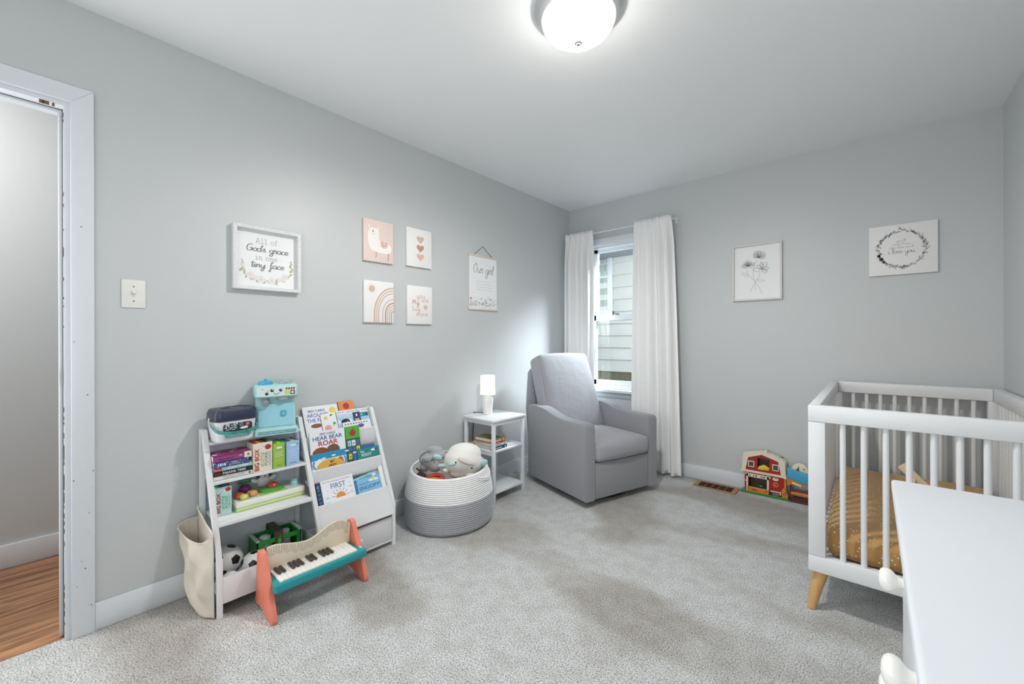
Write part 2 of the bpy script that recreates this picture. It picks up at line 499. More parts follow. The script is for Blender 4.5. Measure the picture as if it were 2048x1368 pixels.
b.box((-WT + .03, L1 + .03, DZ - .03), (-.045, -.03, DZ - .018), TRIMW, bev=.002)
b.build('stop', dr)
b = MB()
b.box((-.0448, -.0192, 0), (-.036, -.018, DZ - .018), GAP)
b.box((-.045, L1 + .02, DZ - .0188), (-.0415, -.018, DZ - .018), GAP)
random.seed(3)
for i in range(52):
    z = random.choice([random.uniform(.05, 1.0), random.uniform(.3, .75), random.uniform(1.0, 2.0)])
    h = random.uniform(.003, .022)
    b.box((-.010 + random.uniform(0, .008), -.0186, z), (.0046, -.0175, z + h), WORN)
for i in range(8):
    y = random.uniform(-.24, -.02)
    b.box((-.03, y, DZ - .0186), (.0046, y + random.uniform(.004, .016), DZ - .0178), WORN)
for i in range(12):
    z = random.uniform(.02, .75) if i < 9 else random.uniform(.8, 1.6); y = random.uniform(.002, .06)
    h = random.uniform(.002, .005)
    b.box((.0178, y, z), (.0184, y + h * .8, z + h), WORN)
b.build('worn_patch', dr)
b = MB(); b.box((-.036, -.0195, .975), (-.004, -.0178, 1.03), STEEL, bev=.0005); b.build('strike_plate', dr)

# window: casing, sill, double-hung sashes with panes
GLASS = bpy.data.materials.new('window_glass'); GLASS.use_nodes = True
nt = GLASS.node_tree; nt.nodes.clear()
_o = nt.nodes.new('ShaderNodeOutputMaterial'); _t = nt.nodes.new('ShaderNodeBsdfTransparent'); _g = nt.nodes.new('ShaderNodeBsdfGlossy'); _m = nt.nodes.new('ShaderNodeMixShader')
_nz = nt.nodes.new('ShaderNodeTexNoise'); _nz.inputs['Scale'].default_value = 4
_mr = nt.nodes.new('ShaderNodeMapRange'); _mr.inputs['To Min'].default_value = .025; _mr.inputs['To Max'].default_value = .045
_g.inputs['Roughness'].default_value = .02; _t.inputs['Color'].default_value = (.96, .985, .975, 1)
nt.links.new(_nz.outputs['Fac'], _mr.inputs['Value']); nt.links.new(_mr.outputs['Result'], _m.inputs['Fac'])
nt.links.new(_t.outputs[0], _m.inputs[1]); nt.links.new(_g.outputs[0], _m.inputs[2]); nt.links.new(_m.outputs[0], _o.inputs['Surface'])

wn = thing('window_1', None, None, T(0, 0, 0)); wn['kind'] = 'structure'
b = MB()
b.box((WX0 - .06, -.018, WZ1), (WX1 + .06, -.0005, WZ1 + .068), TRIMW, bev=.003)
b.box((WX0 - .06, -.018, WZ0), (WX0, -.0005, WZ1), TRIMW, bev=.003); b.box((WX1, -.018, WZ0), (WX1 + .06, -.0005, WZ1), TRIMW, bev=.003)
b.build('window_casing', wn)
b = MB(); b.box((WX0 - .07, -.045, WZ0 - .048), (WX1 + .07, .03, WZ0 - .022), TRIMW, bev=.005); b.box((WX0, -.0005, WZ0 - .03), (WX1, .07, WZ0 + .012), TRIMW); b.build('window_sill', wn)
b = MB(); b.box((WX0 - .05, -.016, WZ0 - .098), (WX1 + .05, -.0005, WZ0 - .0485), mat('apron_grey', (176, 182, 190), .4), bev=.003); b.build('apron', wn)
b = MB(); b.box((WX0, .0, WZ0), (WX0 + .018, .13, WZ1), TRIMW); b.box((WX1 - .018, .0, WZ0), (WX1, .13, WZ1), TRIMW); b.box((WX0, .0, WZ1 - .018), (WX1, .13, WZ1), TRIMW); b.build('window_frame', wn)
MR = 1.335
for nm, z0, z1, y0 in (('upper', MR - .02, WZ1 - .018, .066), ('lower', WZ0 + .012, MR + .035, .032)):
    b = MB()
    bot = .045 if nm == 'lower' else .04
    top = .05 if nm == 'lower' else .03
    b.box((WX0 + .018, y0, z0), (WX0 + .055, y0 + .032, z1), TRIMW); b.box((WX1 - .055, y0, z0), (WX1 - .018, y0 + .032, z1), TRIMW)
    b.box((WX0 + .018, y0, z0), (WX1 - .018, y0 + .032, z0 + bot), TRIMW); b.box((WX0 + .018, y0, z1 - top), (WX1 - .018, y0 + .032, z1), TRIMW)
    s = b.build('sash', wn)
    b = MB(); b.box((WX0 + .05, y0 + .014, z0 + .03), (WX1 - .05, y0 + .018, z1 - .025), GLASS); b.build('pane', s)
b = MB(); b.box((.50, .012, MR + .035), (.54, .032, MR + .047), STEEL, bev=.002); b.build('sash_lock', wn)

# neighbouring house outside
SIDING = mat('siding_white', (214, 210, 203), .6, .02, 4)
nh = thing('neighbor_house', 'white lap-sided neighbouring house seen through the window', 'house', T(0, 1.2, 0))
b = MB()
z = .735
while z < 2.9:
    b.add([(-2.6, -.022, z), (3, -.022, z), (3, 0, z + .152), (-2.6, 0, z + .152), (-2.6, .0, z), (3, .0, z)],
          [(0, 1, 2, 3), (4, 5, 1, 0)], SIDING)
    z += .15
b.build('lap_siding', nh, smooth=False)
b = MB(); b.box((-2.6, .0, -.4), (3, .05, .74), mat('foundation_olive', (112, 108, 84), .9, .25, 6)); b.build('foundation', nh)
b = MB(); b.box((-2.6, -.35, 2.16), (3, .05, 2.19), mat('soffit_grey', (150, 154, 162), .7)); b.build('soffit', nh)
b = MB()
b.box((-.192, -.04, 1.43), (-.12, .0, 2.16), WHITE, bev=.004); b.box((-1.0, -.05, 1.43), (-.12, .0, 1.50), WHITE, bev=.004); b.box((-1.0, -.04, 1.43), (-.93, .0, 2.16), WHITE, bev=.004)
f = b.build('window_trim', nh)
b = MB(); b.box((-.93, -.012, 1.50), (-.192, -.008, 2.16), mat('neighbour_glass', (150, 158, 146), .1, .12, 5)); b.build('pane', f)
b = MB()
for i in range(10): b.box((-.9 + i * .075, -.02, 1.93), (-.84 + i * .075, -.014, 2.15), mat('vertical_blind', (176, 184, 176), .6))
b.box((-.93, -.03, 1.915), (-.192, -.012, 1.935), WHITE)
b.build('vertical_blind', f)
b = MB(); b.box((-4, .14, -.5), (5, 4, -.4), mat('outdoor_ground', (96, 100, 70), .95, .3, 5)); struct('ground_outside', b, smooth=False)
# ================================================================== ceiling lamp
NICKEL = mat('satin_nickel', (196, 198, 200), .38, .02, 20, metal=.55)
DOME = mat('frosted_dome', (250, 252, 250), .4, .01, 5, emit=30.0, ecol=(255, 250, 242))
# the bulbs sit low in the bowl, so its underside glows more than its flanks
_nt = DOME.node_tree; _ge = _nt.nodes.new('ShaderNodeNewGeometry'); _sx = _nt.nodes.new('ShaderNodeSeparateXYZ'); _mr = _nt.nodes.new('ShaderNodeMapRange')
_mr.inputs['From Min'].default_value = -.5; _mr.inputs['From Max'].default_value = -.95; _mr.inputs['To Min'].default_value = 16.0; _mr.inputs['To Max'].default_value = 40.0
_nt.links.new(_ge.outputs['Normal'], _sx.inputs[0]); _nt.links.new(_sx.outputs['Z'], _mr.inputs['Value']); _nt.links.new(_mr.outputs['Result'], _nt.nodes['Principled BSDF'].inputs['Emission Strength'])
t = thing('ceiling_light', 'round flush-mount ceiling lamp with a glowing frosted dome and nickel rim', 'lamp', T(1.45, -2.147, ZC))
b = MB(); b.lathe([(0, -.0005), (.172, -.0005), (.178, -.008), (.172, -.018), (.150, -.034), (.143, -.042), (.138, -.042), (0, -.036)], NICKEL, n=64); b.build('rim', t)
b = MB(); b.lathe([(.139, -.0425), (.142, -.05), (.139, -.06), (.122, -.085), (.092, -.108), (.055, -.125), (.02, -.132), (0, -.133)], DOME, n=64); b.build('glass_shade', t)
b = MB(); b.lathe([(0, -.1335), (.014, -.1335), (.015, -.137), (.009, -.139), (.008, -.143), (0, -.145)], NICKEL, n=24); b.build('finial', t)

# ================================================================== curtains and rod
CURT = mat('curtain_linen', (244, 244, 244), .85, .02, 60, .25, 300, .0008, sheen=.2, spec=.2)
t = thing('curtain_rod', 'thin white rod across the top of the window', 'curtain rod', T(.55, -.09, 2.142))
b = MB(); b.tube([(-.515, .08, 0), (-.515, .02, 0), (-.50, 0, 0), (.50, 0, 0), (.525, .02, 0), (.525, .085, 0)], .0055, WHITE, n=12); b.build('rod', t)
for x in (-.515, .525):
    b = MB(); b.box((x - .012, .082, -.025), (x + .012, .0895, .025), WHITE, bev=.002); b.build('bracket', t)

def curtain(name, label, x0t, x1t, x0b, x1b, zb, npl, seed, flat=0.0):
    rnd = random.Random(seed)
    ph = [rnd.uniform(-.5, .5) for _ in range(npl + 2)]
    t = thing(name, label, 'curtain', T(0, -.09, 0), 'curtains at the window')
    NU, NVv = npl * 14, 60
    grid = []
    for iv in range(NVv + 1):
        v = iv / NVv
        z = 2.168 + (zb - 2.168) * v ** 1.0
        g = min(1, max(0, (v - .012) / .10)) if v > .012 else 0
        row = []
        for iu in range(NU + 1):
            u = iu / NU
            e = v ** .75
            xa, xb_ = x0t + (x0b - x0t) * e, x1t + (x1b - x1t) * e
            x = xa + (xb_ - xa) * (u + .012 * math.sin(u * 9 + seed) * g)
            fr = u * npl
            amp = .006 + .034 * g * (1 - .25 * v) * (.30 + .70 * min(1, max(0, (u - flat) / .12 + .5)) if flat else 1)
            y = -amp * math.sin(2 * PI * fr + ph[int(fr) % len(ph)] * 1.2 + .5 * math.sin(v * 2.2 + u * 5)) - .010 * g * math.sin(2 * PI * fr * .5 + 1.3 + seed)
            if v < .10:   # gathered header with small puckers
                y += -.005 * math.sin(2 * PI * fr * 3.1 + seed) * (1 - v / .10) - .007 * math.exp(-((v - .016) / .014) ** 2)
                z2 = z + .006 * math.sin(2 * PI * fr * 2.3 + seed) * (1 if v < .012 else 0)
            else:
                z2 = z
            row.append((x, y - .024, z2))
        grid.append(row)
    b = MB(); b.sheet(grid, CURT)
    o = b.build('panel', t, mods=[solid(.0022, 0)], ang=180)
    # hem
    b = MB()
    hem = [[(p[0], p[1] - .0022, p[2]) for p in grid[r]] for r in range(NVv - 3, NVv + 1)]
    b.sheet(hem, CURT); b.build('hem', t, ang=180)
    return t
curtain('curtain', 'white curtain panel in the room corner, hanging behind the armchair', .032, .338, .018, .352, .015, 5, 3)
curtain('curtain', 'wider white curtain panel beside the window, next to the framed flower drawing', .748, 1.072, .722, 1.150, .02, 5, 11, .42)

# ================================================================== armchair (swivel glider)
FAB = mat('grey_upholstery', (144, 145, 149), .9, .10, 160, .4, 300, .001, sheen=.35, spec=.2)
FAB2 = mat('grey_upholstery_cushion', (158, 158, 164), .9, .08, 160, .22, 11, .02, sheen=.4, spec=.2)
a = math.radians(-18)
ch = thing('armchair', 'grey upholstered swivel armchair with tall back cushion in the corner by the window', 'armchair',
           axes((.875, -1.14, 0), (-math.sin(a), math.cos(a), 0), (-math.cos(a), -math.sin(a), 0), (0, 0, 1)))
# local: x = across the front from the near side, y = towards the back, z up
CW, CD = .695, .70
prof = [(0.0, .045), (0.0, .535), (.006, .555), (.022, .566), (.06, .568), (.22, .566), (.31, .573), (.38, .588), (.44, .606), (.50, .617), (.58, .620), (.68, .614), (.70, .60), (.70, .045)]
for u0, u1 in ((-.012, .088), (.607, .707)):
    b = MB(); b.prism([(p[0], p[1]) for p in prof], u0, u1, FAB, axes((0, 0, 0), (0, 1, 0), (0, 0, 1), (1, 0, 0)), .016); b.build('armrest', ch)
b = MB(); b.box((.086, .004, .045), (.609, .07, .292), FAB, bev=.012); b.box((.086, .06, .05), (.609, .66, .27), FAB); b.build('front_panel', ch)
b = MB()   # back shell leaning rearwards
sh = [[(x, y, z) for x in (.06, .10, .35, .60, .635)] for y, z in ((.66, .25), (.675, .55), (.715, .80), (.735, .90), (.75, .925))]
b.prism([(.03, .05), (.03, .58), (.055, .75), (.075, .875), (.10, .905), (.595, .905), (.62, .875), (.64, .75), (.665, .58), (.665, .05)], 0, .06, FAB,
        axes((0, .665, 0), (1, 0, 0), (0, .13, .99), (0, .99, -.13)), .018)
b.build('backrest', ch)
def seatfn(co, n):
    return co
b = MB(); b.soft((.092, -.012, .298), (.603, .52, .425), FAB2, bev=.028, puff=.022, cuts=8)
b.build('seat_cushion', ch, ang=75)
b = MB()
def backfn(co, n):
    z = co.z
    t_ = (z + .0) / .62
    w = 1 - .035 * max(0, t_ - .1)
    cx = .3475
    co = Vector((cx + (co.x - cx) * w, co.y, z))
    return co
MBK = T(0, .468, .412) @ RX(-20.5)
b.soft((.083, -.015, 0), (.612, .155, .645), FAB2, M=MBK, bev=.03, puff=.022, cuts=9, fn=backfn)
b.build('back_cushion', ch, ang=75)
b = MB()   # piping on the near edge of the back cushion
b.tube(catmull([MBK @ Vector((.0845, .006, .06)), MBK @ Vector((.082, -.002, .3)), MBK @ Vector((.094, .0, .60))], 6), .0022, FAB, n=6); b.build('piping', ch)
BLK = mat('black_metal', (26, 26, 28), .45, .05, 30)
b = MB(); b.lathe([(0, .002), (.285, .002), (.295, .008), (.285, .024), (.14, .032), (.08, .046), (0, .046)], BLK, M=T(.35, .35, 0), n=48); b.build('swivel_base', ch)

# ================================================================== side table
st = thing('side_table', 'small white open side table with two lower shelves beside the grey armchair', 'side table', T(.19, -1.30, 0))
b = MB(); b.box((-.165, -.178, .562), (.157, .180, .576), WHITE, bev=.002); b.build('tabletop', st)
for x in (-.155, .125):
    for y in (-.17, .148):
        b = MB(); b.box((x, y, 0), (x + .022, y + .022, .561), WHITE, bev=.0015); b.build('leg', st)
b = MB()
for y in (-.165, .152): b.box((-.133, y, .535), (.125, y + .012, .5615), WHITE)
for x in (-.150, .133): b.box((x, -.148, .535), (x + .012, .148, .5615), WHITE)
b.build('apron', st)
for z in (.345, .055):
    b = MB(); b.box((-.152, -.166, z), (.144, .168, z + .014), WHITE, bev=.002)
    for y in (-.164, .154): b.box((-.133, y, z - .022), (.125, y + .012, z), WHITE)
    b.build('shelf', st)

# table lamp
PORC = mat('white_porcelain', (240, 240, 238), .15, .01, 20, spec=.6)
SHADE = mat('lamp_shade_linen', (250, 248, 240), .8, .02, 90, emit=.42, ecol=(255, 250, 240))
BULB = mat('glowing_bulb', (255, 246, 228), .5, .01, 5, emit=3200.0, ecol=(255, 240, 215))
lm = thing('table_lamp', 'small lit table lamp with white ribbed ceramic base and drum shade', 'lamp', T(.125, -1.312, .5765))
b = MB(); b.lathe([(0, 0), (.032, 0), (.034, .004), (.037, .05), (.041, .092), (.042, .112), (.037, .127), (.022, .135), (.010, .138), (.008, .158), (0, .158)], PORC, n=48, flutes=10, famp=.03); b.build('lamp_base', lm)
b = MB(); b.lathe([(.0575, .150), (.0545, .292)], SHADE, n=48); b.build('lamp_shade', lm, mods=[solid(.0015)])
b = MB()
for k in range(3):
    q = k * 2 * PI / 3; b.tube([(.008 * math.cos(q), .008 * math.sin(q), .156), (.056 * math.cos(q), .056 * math.sin(q), .160)], .0015, STEEL, n=6)
b.build('shade_spider', lm)
b = MB(); b.ell((0, 0, .238), (.02, .02, .027), BULB); b.lathe([(.011, .158), (.011, .214), (0, .214)], PORC, n=16); b.build('bulb', lm)
BCORD = mat('black_cord', (20, 20, 22), .5, .05, 30)
b = MB(); b.tube(catmull([(-.046, -.0, .0045), (-.085, -.015, .004), (-.108, -.03, .003), (-.1135, -.035, -.012), (-.1135, -.05, -.2), (-.1135, -.075, -.36), (-.108, -.12, -.46), (-.103, -.175, -.54), (-.075, -.19, -.565), (-.06, -.182, -.545), (-.085, -.19, -.515), (-.104, -.18, -.56)], 6), .003, BCORD, n=8); b.build('power_cord', lm)
# white adapter with grey cable on the bottom shelf
t = thing('power_adapter', 'white plug-in box with a looped grey cable on the lowest shelf of the side table', 'adapter', T(.10, -1.39, .0695))
b = MB(); b.box((-.045, -.05, .0005), (.045, .05, .026), WHITE, bev=.004); b.build('housing', t)
b = MB(); b.tube(catmull([(-.04, .05, .018), (-.04, .10, .045), (.0, .13, .05), (.03, .13, .03), (.05, .125, .008), (.10, .08, .006)], 6), .0025, mat('grey_cord', (140, 142, 146), .5), n=8); b.build('cable', t)

def book(name, label, M, w, h, d, cover, pages=None, cat='book', group=None, spine=None, deco=None, cb=.0018, radius=0.0):
    """upright book: local x across the front cover, y up, z towards the reader; front cover at z=0, body behind"""
    t = thing(name, label, cat, M, group)
    pages = pages or mat('book_pages', (232, 226, 212), .8, .05, 200)
    b = MB()
    b.box((0, 0, -.002), (w, h, 0), cover, bev=.0006, seg=1); b.box((0, 0, -d), (w, h, -d + .002), cover, bev=.0006, seg=1)
    b.box((0, 0, -d), (.0022, h, 0), spine or cover, bev=.0006, seg=1)
    if deco: deco(b)
    b.build('cover', t)
    b = MB(); b.box((.0024, .002, -d + .0021), (w - .003, h - .002, -.0021), pages); b.build('pages', t)
    return t

# books lying on the middle shelf of the side table: local frame spine faces +x (room), lying flat
def flat(x, y, z, rz=0):  # local x -> along -y... spine edge towards the room
    return T(x, y, z) @ RZ(rz) @ axes((0, 0, 0), (0, 1, 0), (-1, 0, 0), (0, 0, 1))
def flatbook(name, label, x, y, z, w, h, d, cover, deco=None, rz=0, group=None, spine_deco=None, pages=None, cat='book'):
    """lying book. Its spine (length w along +y) faces the room (+x); h = depth towards the wall; d thickness"""
    t = thing(name, label, cat, T(x, y, z) @ RZ(rz), group)
    pages = pages or mat('book_pages', (232, 226, 212), .8, .05, 200)
    b = MB()
    b.box((-h, 0, .0002), (0, w, .002), cover); b.box((-h, 0, d - .002), (0, w, d), cover); b.box((-.0025, 0, .0002), (0, w, d), cover, bev=.0006, seg=1)
    if spine_deco: spine_deco(b, axes((.0004, 0, 0), (0, 1, 0), (0, 0, 1), (1, 0, 0)))
    if deco: deco(b, axes((0, 0, d + .0004), (0, 1, 0), (-1, 0, 0), (0, 0, 1)))
    b.build('cover', t)
    b = MB(); b.box((-h + .003, .002, .0021), (-.0026, w - .002, d - .0021), pages); b.build('pages', t)
    return t
TXTW = mat('ink_white', (240, 240, 238), .6); TXTK = mat('ink_black', (30, 30, 34), .6)
zz = .3592
for nm, d, w, h, c, rz, ink, lab in (
    ('a', .022, .135, .20, (22, 54, 84), 2, TXTW, 'navy paperback at the bottom of the stack on the side table'),
    ('b', .018, .132, .20, (224, 224, 222), 3, TXTK, 'white paperback on the navy one in the side table stack'),
    ('c', .010, .125, .19, (150, 36, 44), 5, TXTW, 'thin dark red book in the middle of the side table stack'),
    ('e', .022, .120, .185, (206, 124, 60), 3, TXTW, 'orange book with a green cover on top of the side table stack')):
    cv = mat('paper_' + nm, c, .5)
    def sd(b, M, d=d, w=w, ink=ink):
        for i in range(7): b.rect(w * .12 + i * .009, d * .35, w * .12 + i * .009 + .006, d * .65, ink, M)
        b.rect(w * .82, d * .3, w * .9, d * .7, ink, M)
    def td(b, M, w=w, h=h, nm=nm):
        if nm == 'e':
            b.rect(.002, .002, w - .002, h - .002, mat('cover_olive', (128, 132, 74), .5), M); b.rect(w * .1, h * .1, w * .9, h * .4, mat('cover_teal', (60, 98, 96), .5), M, .0002)
    flatbook('paperback', lab, .318 - (.004 if nm != 'a' else 0), -1.444 + random.uniform(0, .008), zz, w, h, d, cv, td, rz, 'books on the side table', sd)
    zz += d + .0006
t = flatbook('paperback', 'tan book lying by itself behind the stack on the side table shelf', .112, -1.444, .3592, .10, .055, .02, mat('paper_tan', (196, 158, 112), .6))

# ================================================================== rope basket
ROPEW = mat('rope_white', (231, 231, 231), .85, .03, 200, .5, 500, .001)
ROPEG = mat('rope_grey', (166, 168, 173), .85, .55, 260, .6, 500, .0015)
bk = thing('rope_basket', 'large round coiled rope basket, white above and grey below, full of toys', 'basket', T(.284, -1.82, 0) @ SCL(.935, 1.0, 1.0))
BR, BH, ROWS = .280, .342, 28
def bas(z, an):
    t_ = z / BH
    r = BR * (1.0 - .04 * t_ - .085 * t_ ** 3) + .012 * math.sin(PI * t_)
    r *= 1 + .018 * math.sin(2 * an + .6) * t_ + .010 * math.sin(3 * an + 2) * t_
    if t_ < .06: r -= .018 * (1 - t_ / .06)
    return r
def rimz(an):
    d1 = math.exp(-(((an - math.radians(205) + PI) % (2 * PI) - PI) / .26) ** 2)
    return 1 - .070 * math.cos(an + math.radians(40)) + .012 * math.sin(2 * an + 2.0) - .03 * d1
def band(i0, i1, inner=False, m=ROPEW, off=0.0):
    grid = []
    NA, K = 128, 5
    for r in range(i0 * K, i1 * K + 1):
        row = []
        f = r / (ROWS * K)
        bump = abs(math.sin(PI * (r / K)))
        for k in range(NA):
            an = 2 * PI * k / NA
            z = BH * f * (1 + (rimz(an) - 1) * f ** 3)
            rr = bas(BH * f, an) + (.0045 * bump ** .7 - .004 if not inner else -.012 + .003 * bump)
            row.append((rr * math.cos(an), rr * math.sin(an), z + .0005))
        grid.append(row)
    return grid
G = 15
b = MB(); b.sheet(band(0, G), ROPEG, closed=True); b.build('lower_band', bk, ang=180)
b = MB(); b.sheet(band(G, ROWS), ROPEW, closed=True); b.build('upper_band', bk, ang=180)
b = MB(); g2 = band(2, ROWS, True); b.sheet([r[::-1] for r in g2], ROPEW, closed=True)
top_o, top_i = band(G, ROWS)[-1], g2[-1]
mid = [((o[0] + i[0]) / 2, (o[1] + i[1]) / 2, o[2] + .006) for o, i in zip(top_o, top_i)]
b.sheet([top_o, mid, top_i], ROPEW, closed=True)
b.disc(0, 0, BR * .93, ROPEG, z=.01, n=48); b.build('lining', bk, ang=180)
for A0 in (205, 25):   # rope handles
    b = MB()
    pts = []
    for k in range(9):
        an = math.radians(A0 - 22 + 44 * k / 8)
        e = math.sin(PI * k / 8)
        r = bas(BH * .95, an) + .014 * e + .003
        pts.append((r * math.cos(an), r * math.sin(an), BH * (.90 - .055 * e)))
    for dz in (0, .012): b.tube(catmull([(p[0], p[1], p[2] - dz) for p in pts], 3), .0065, ROPEW, n=8)
    b.build('handle', bk)
# ================================================================== toy storage rack
RK = thing('toy_storage_rack', 'white ladder-style toy rack with open shelves, book slings and a fabric drawer', 'shelf unit', T(0, 0, 0))
BZ, BX, KS = .23, .305, .457       # bend height, front x, slope of the upper stile
def sx(z): return BX - KS * (z - BZ) if z > BZ else BX
YL, YM, YR = -3.067, -2.660, -2.252
RACKW = mat('rack_white', (228, 229, 230), .45, .02, 15)
FELT = mat('sling_fabric', (218, 219, 221), .85, .02, 120, .2, 300, .0006)
for y in (YL, YM, YR):
    b = MB()
    P = axes((0, y, 0), (1, 0, 0), (0, 0, 1), (0, -1, 0))
    b.prism([(BX - .022, 0), (BX, 0), (BX, BZ), (sx(.74), .74), (sx(.74) - .026, .74), (BX - .022, BZ - .004)], -.02, 0, RACKW, P, .001)
    b.prism([(.0155, 0.0), (.040, 0.0), (.040, .74), (.0155, .74)], -.02, 0, RACKW, P, .001)
    b.box((.038, y + .003, .715), (sx(.72) - .02, y + .017, .738), RACKW); b.box((.038, y + .004, .055), (BX - .02, y + .016, .085), RACKW)
    b.build('side_frame', RK)
# shelves of the open half
SH = [(.685, .013), (.525, .013), (.365, .014)]
for z, th in SH:
    b = MB(); b.box((.018, YL + .0205, z - th), (sx(z) + .001, YM - .0005, z), RACKW, bev=.001); b.build('shelf', RK)
b = MB(); b.box((.018, YL + .0205, .06), (BX - .006, YM - .0005, .072), RACKW); b.build('shelf', RK)
b = MB(); b.box((BX - .012, YL + .0205, .056), (BX - .001, YM - .0005, .163), RACKW, bev=.001); b.build('bin_front', RK)
b = MB(); b.box((.0155, YL + .0205, .072), (.0178, YM - .0005, .68), mat('rack_back', (214, 220, 230), .6)); b.build('back_panel', RK)
# slings on dowels
nrm = Vector((1, 0, KS)).normalized(); up = Vector((-KS, 0, 1)).normalized()
def SP(y, v, n): return Vector((BX, y, BZ)) + up * v + nrm * n
Y0, Y1 = YM + .0205, YR - .0005
DV = (.442, .270, .095)
for k, v in enumerate(DV):
    c = SP(0, v, -.006)
    b = MB(); b.tube([(c.x, Y0, c.z), (c.x, Y1, c.z)], .0068, FELT, n=14)
    if k == 2:
        q = [SP(0, v, .0005), SP(0, v - .06, -.003), SP(0, v - .135, -.003), SP(0, v - .15, -.02), SP(0, v - .15, -.06), SP(0, v - .12, -.08)]
        pr = [(p.x, p.z) for p in q]
    else:
        D_ = (.098, .078)[k]
        pr = [(c.x + .0066, c.z), (c.x + .0075, c.z - D_ * .6), (c.x + .001, c.z - D_ * .93), (c.x - .02, c.z - D_ - .004), (c.x - .06, c.z - D_), (c.x - .085, c.z - D_ * .8)]
    pc = catmull([(p[0], 0, p[1]) for p in pr], 4)
    b.sheet([[(max(p.x, .02), Y0 + (Y1 - Y0) * j / 8, p.z) for j in range(9)] for p in pc], FELT)
    b.build('book_sling', RK, ang=60)
b = MB()   # flat apron under the lowest sling
q0, q1 = SP(0, .088, -.002), SP(0, -.052, -.002)
b.add([(q0.x, Y0, q0.z), (q0.x, Y1, q0.z), (q1.x, Y1, q1.z), (q1.x, Y0, q1.z), (q0.x - .004, Y0, q0.z), (q0.x - .004, Y1, q0.z), (q1.x - .004, Y1, q1.z), (q1.x - .004, Y0, q1.z)],
      [(0, 1, 2, 3)[::-1], (4, 5, 6, 7), (2, 3, 7, 6), (0, 1, 5, 4)], FELT); b.build('apron_panel', RK)
b = MB(); b.box((.03, Y0, .035), (BX - .003, Y1, .04), RACKW)
b.box((BX - .02, Y0, .022), (BX - .002, Y1, .036), RACKW, bev=.001); b.build('bottom_rail', RK)
b = MB(); b.box((BX - .008, Y0 + .003, .041), (BX + .002, Y1 - .003, .160), FELT, bev=.003); b.box((BX - .012, Y0 + .003, .150), (BX - .006, Y1 - .003, .172), GAP); b.box((.05, Y0 + .006, .041), (BX - .008, Y0 + .010, .15), FELT); b.box((.05, Y1 - .010, .041), (BX - .008, Y1 - .006, .15), FELT)  # dark strip stands in for the shade in the gap above the drawer
dw = b.build('drawer', RK)
b = MB(); b.lathe([(0, 0), (.005, 0), (.005, .012), (.011, .017), (.012, .024), (.008, .030), (0, .031)], WHITE, M=T(BX + .002, -2.452, .10) @ RY(90), n=20); b.build('knob', dw)
b = MB(); b.box((.016, Y0, .2), (.019, Y1, .70), RACKW) if False else b.box((.0155, Y0, .655), (.03, Y1, .69), RACKW); b.build('top_rail', RK)

# ---- canvas pouch hanging on the rack's near side
CANV = mat('natural_canvas', (214, 205, 192), .9, .05, 90, .3, 260, .001)
t = thing('canvas_bag', 'beige canvas bag hanging open on the side of the white toy rack', 'bag', T(0, 0, 0))
ROWB = [[(.022, -3.0715, .345), (.012, -3.118, .338), (.030, -3.145, .325), (.10, -3.135, .303), (.17, -3.118, .294), (.225, -3.10, .300), (.278, -3.0735, .336)],
        [(.022, -3.0715, .26), (.014, -3.112, .255), (.045, -3.137, .25), (.115, -3.122, .235), (.175, -3.134, .230), (.238, -3.098, .232), (.282, -3.0735, .25)],
        [(.025, -3.0715, .17), (.018, -3.104, .165), (.055, -3.124, .16), (.120, -3.138, .150), (.180, -3.112, .150), (.240, -3.116, .145), (.286, -3.0735, .16)],
        [(.027, -3.0715, .09), (.024, -3.100, .085), (.062, -3.112, .080), (.118, -3.132, .072), (.182, -3.124, .070), (.242, -3.106, .066), (.289, -3.0735, .08)],
        [(.032, -3.0715, .045), (.036, -3.096, .034), (.072, -3.106, .024), (.130, -3.120, .014), (.190, -3.112, .009), (.250, -3.098, .008), (.291, -3.0735, .012)],
        [(.060, -3.0715, .022), (.070, -3.080, .014), (.095, -3.084, .009), (.135, -3.088, .006), (.185, -3.088, .005), (.235, -3.084, .005), (.280, -3.0735, .007)]]
cols = [catmull(r, 7) for r in ROWB]
grid = list(zip(*[catmull([cols[r][c] for r in range(len(cols))], 7) for c in range(len(cols[0]))]))
rb = random.Random(6)
b = MB(); b.sheet([[(p.x, p.y + .0035 * math.sin(p.z * 60 + p.x * 45) * min(1, (-3.0735 - p.y) / .02), max(p.z, .004)) for p in row] for row in grid], CANV); b.build('front_panel', t, mods=[solid(.002)], ang=180)
b = MB(); b.sheet([[(.020 + .262 * i / 6, -3.0708, .385 - .052 * i / 6 - (.372 - .052 * i / 6) * j / 6) for i in range(7)] for j in range(7)], CANV); b.build('back_panel', t)
b = MB(); b.tube(catmull([(.03, -3.0735, .398), (.06, -3.079, .392), (.18, -3.079, .366), (.268, -3.077, .350), (.279, -3.0755, .336)], 5), .003, CANV, n=8)
b.tube([tuple(p) for p in grid[0]], .0028, CANV, n=8); b.build('hem', t)

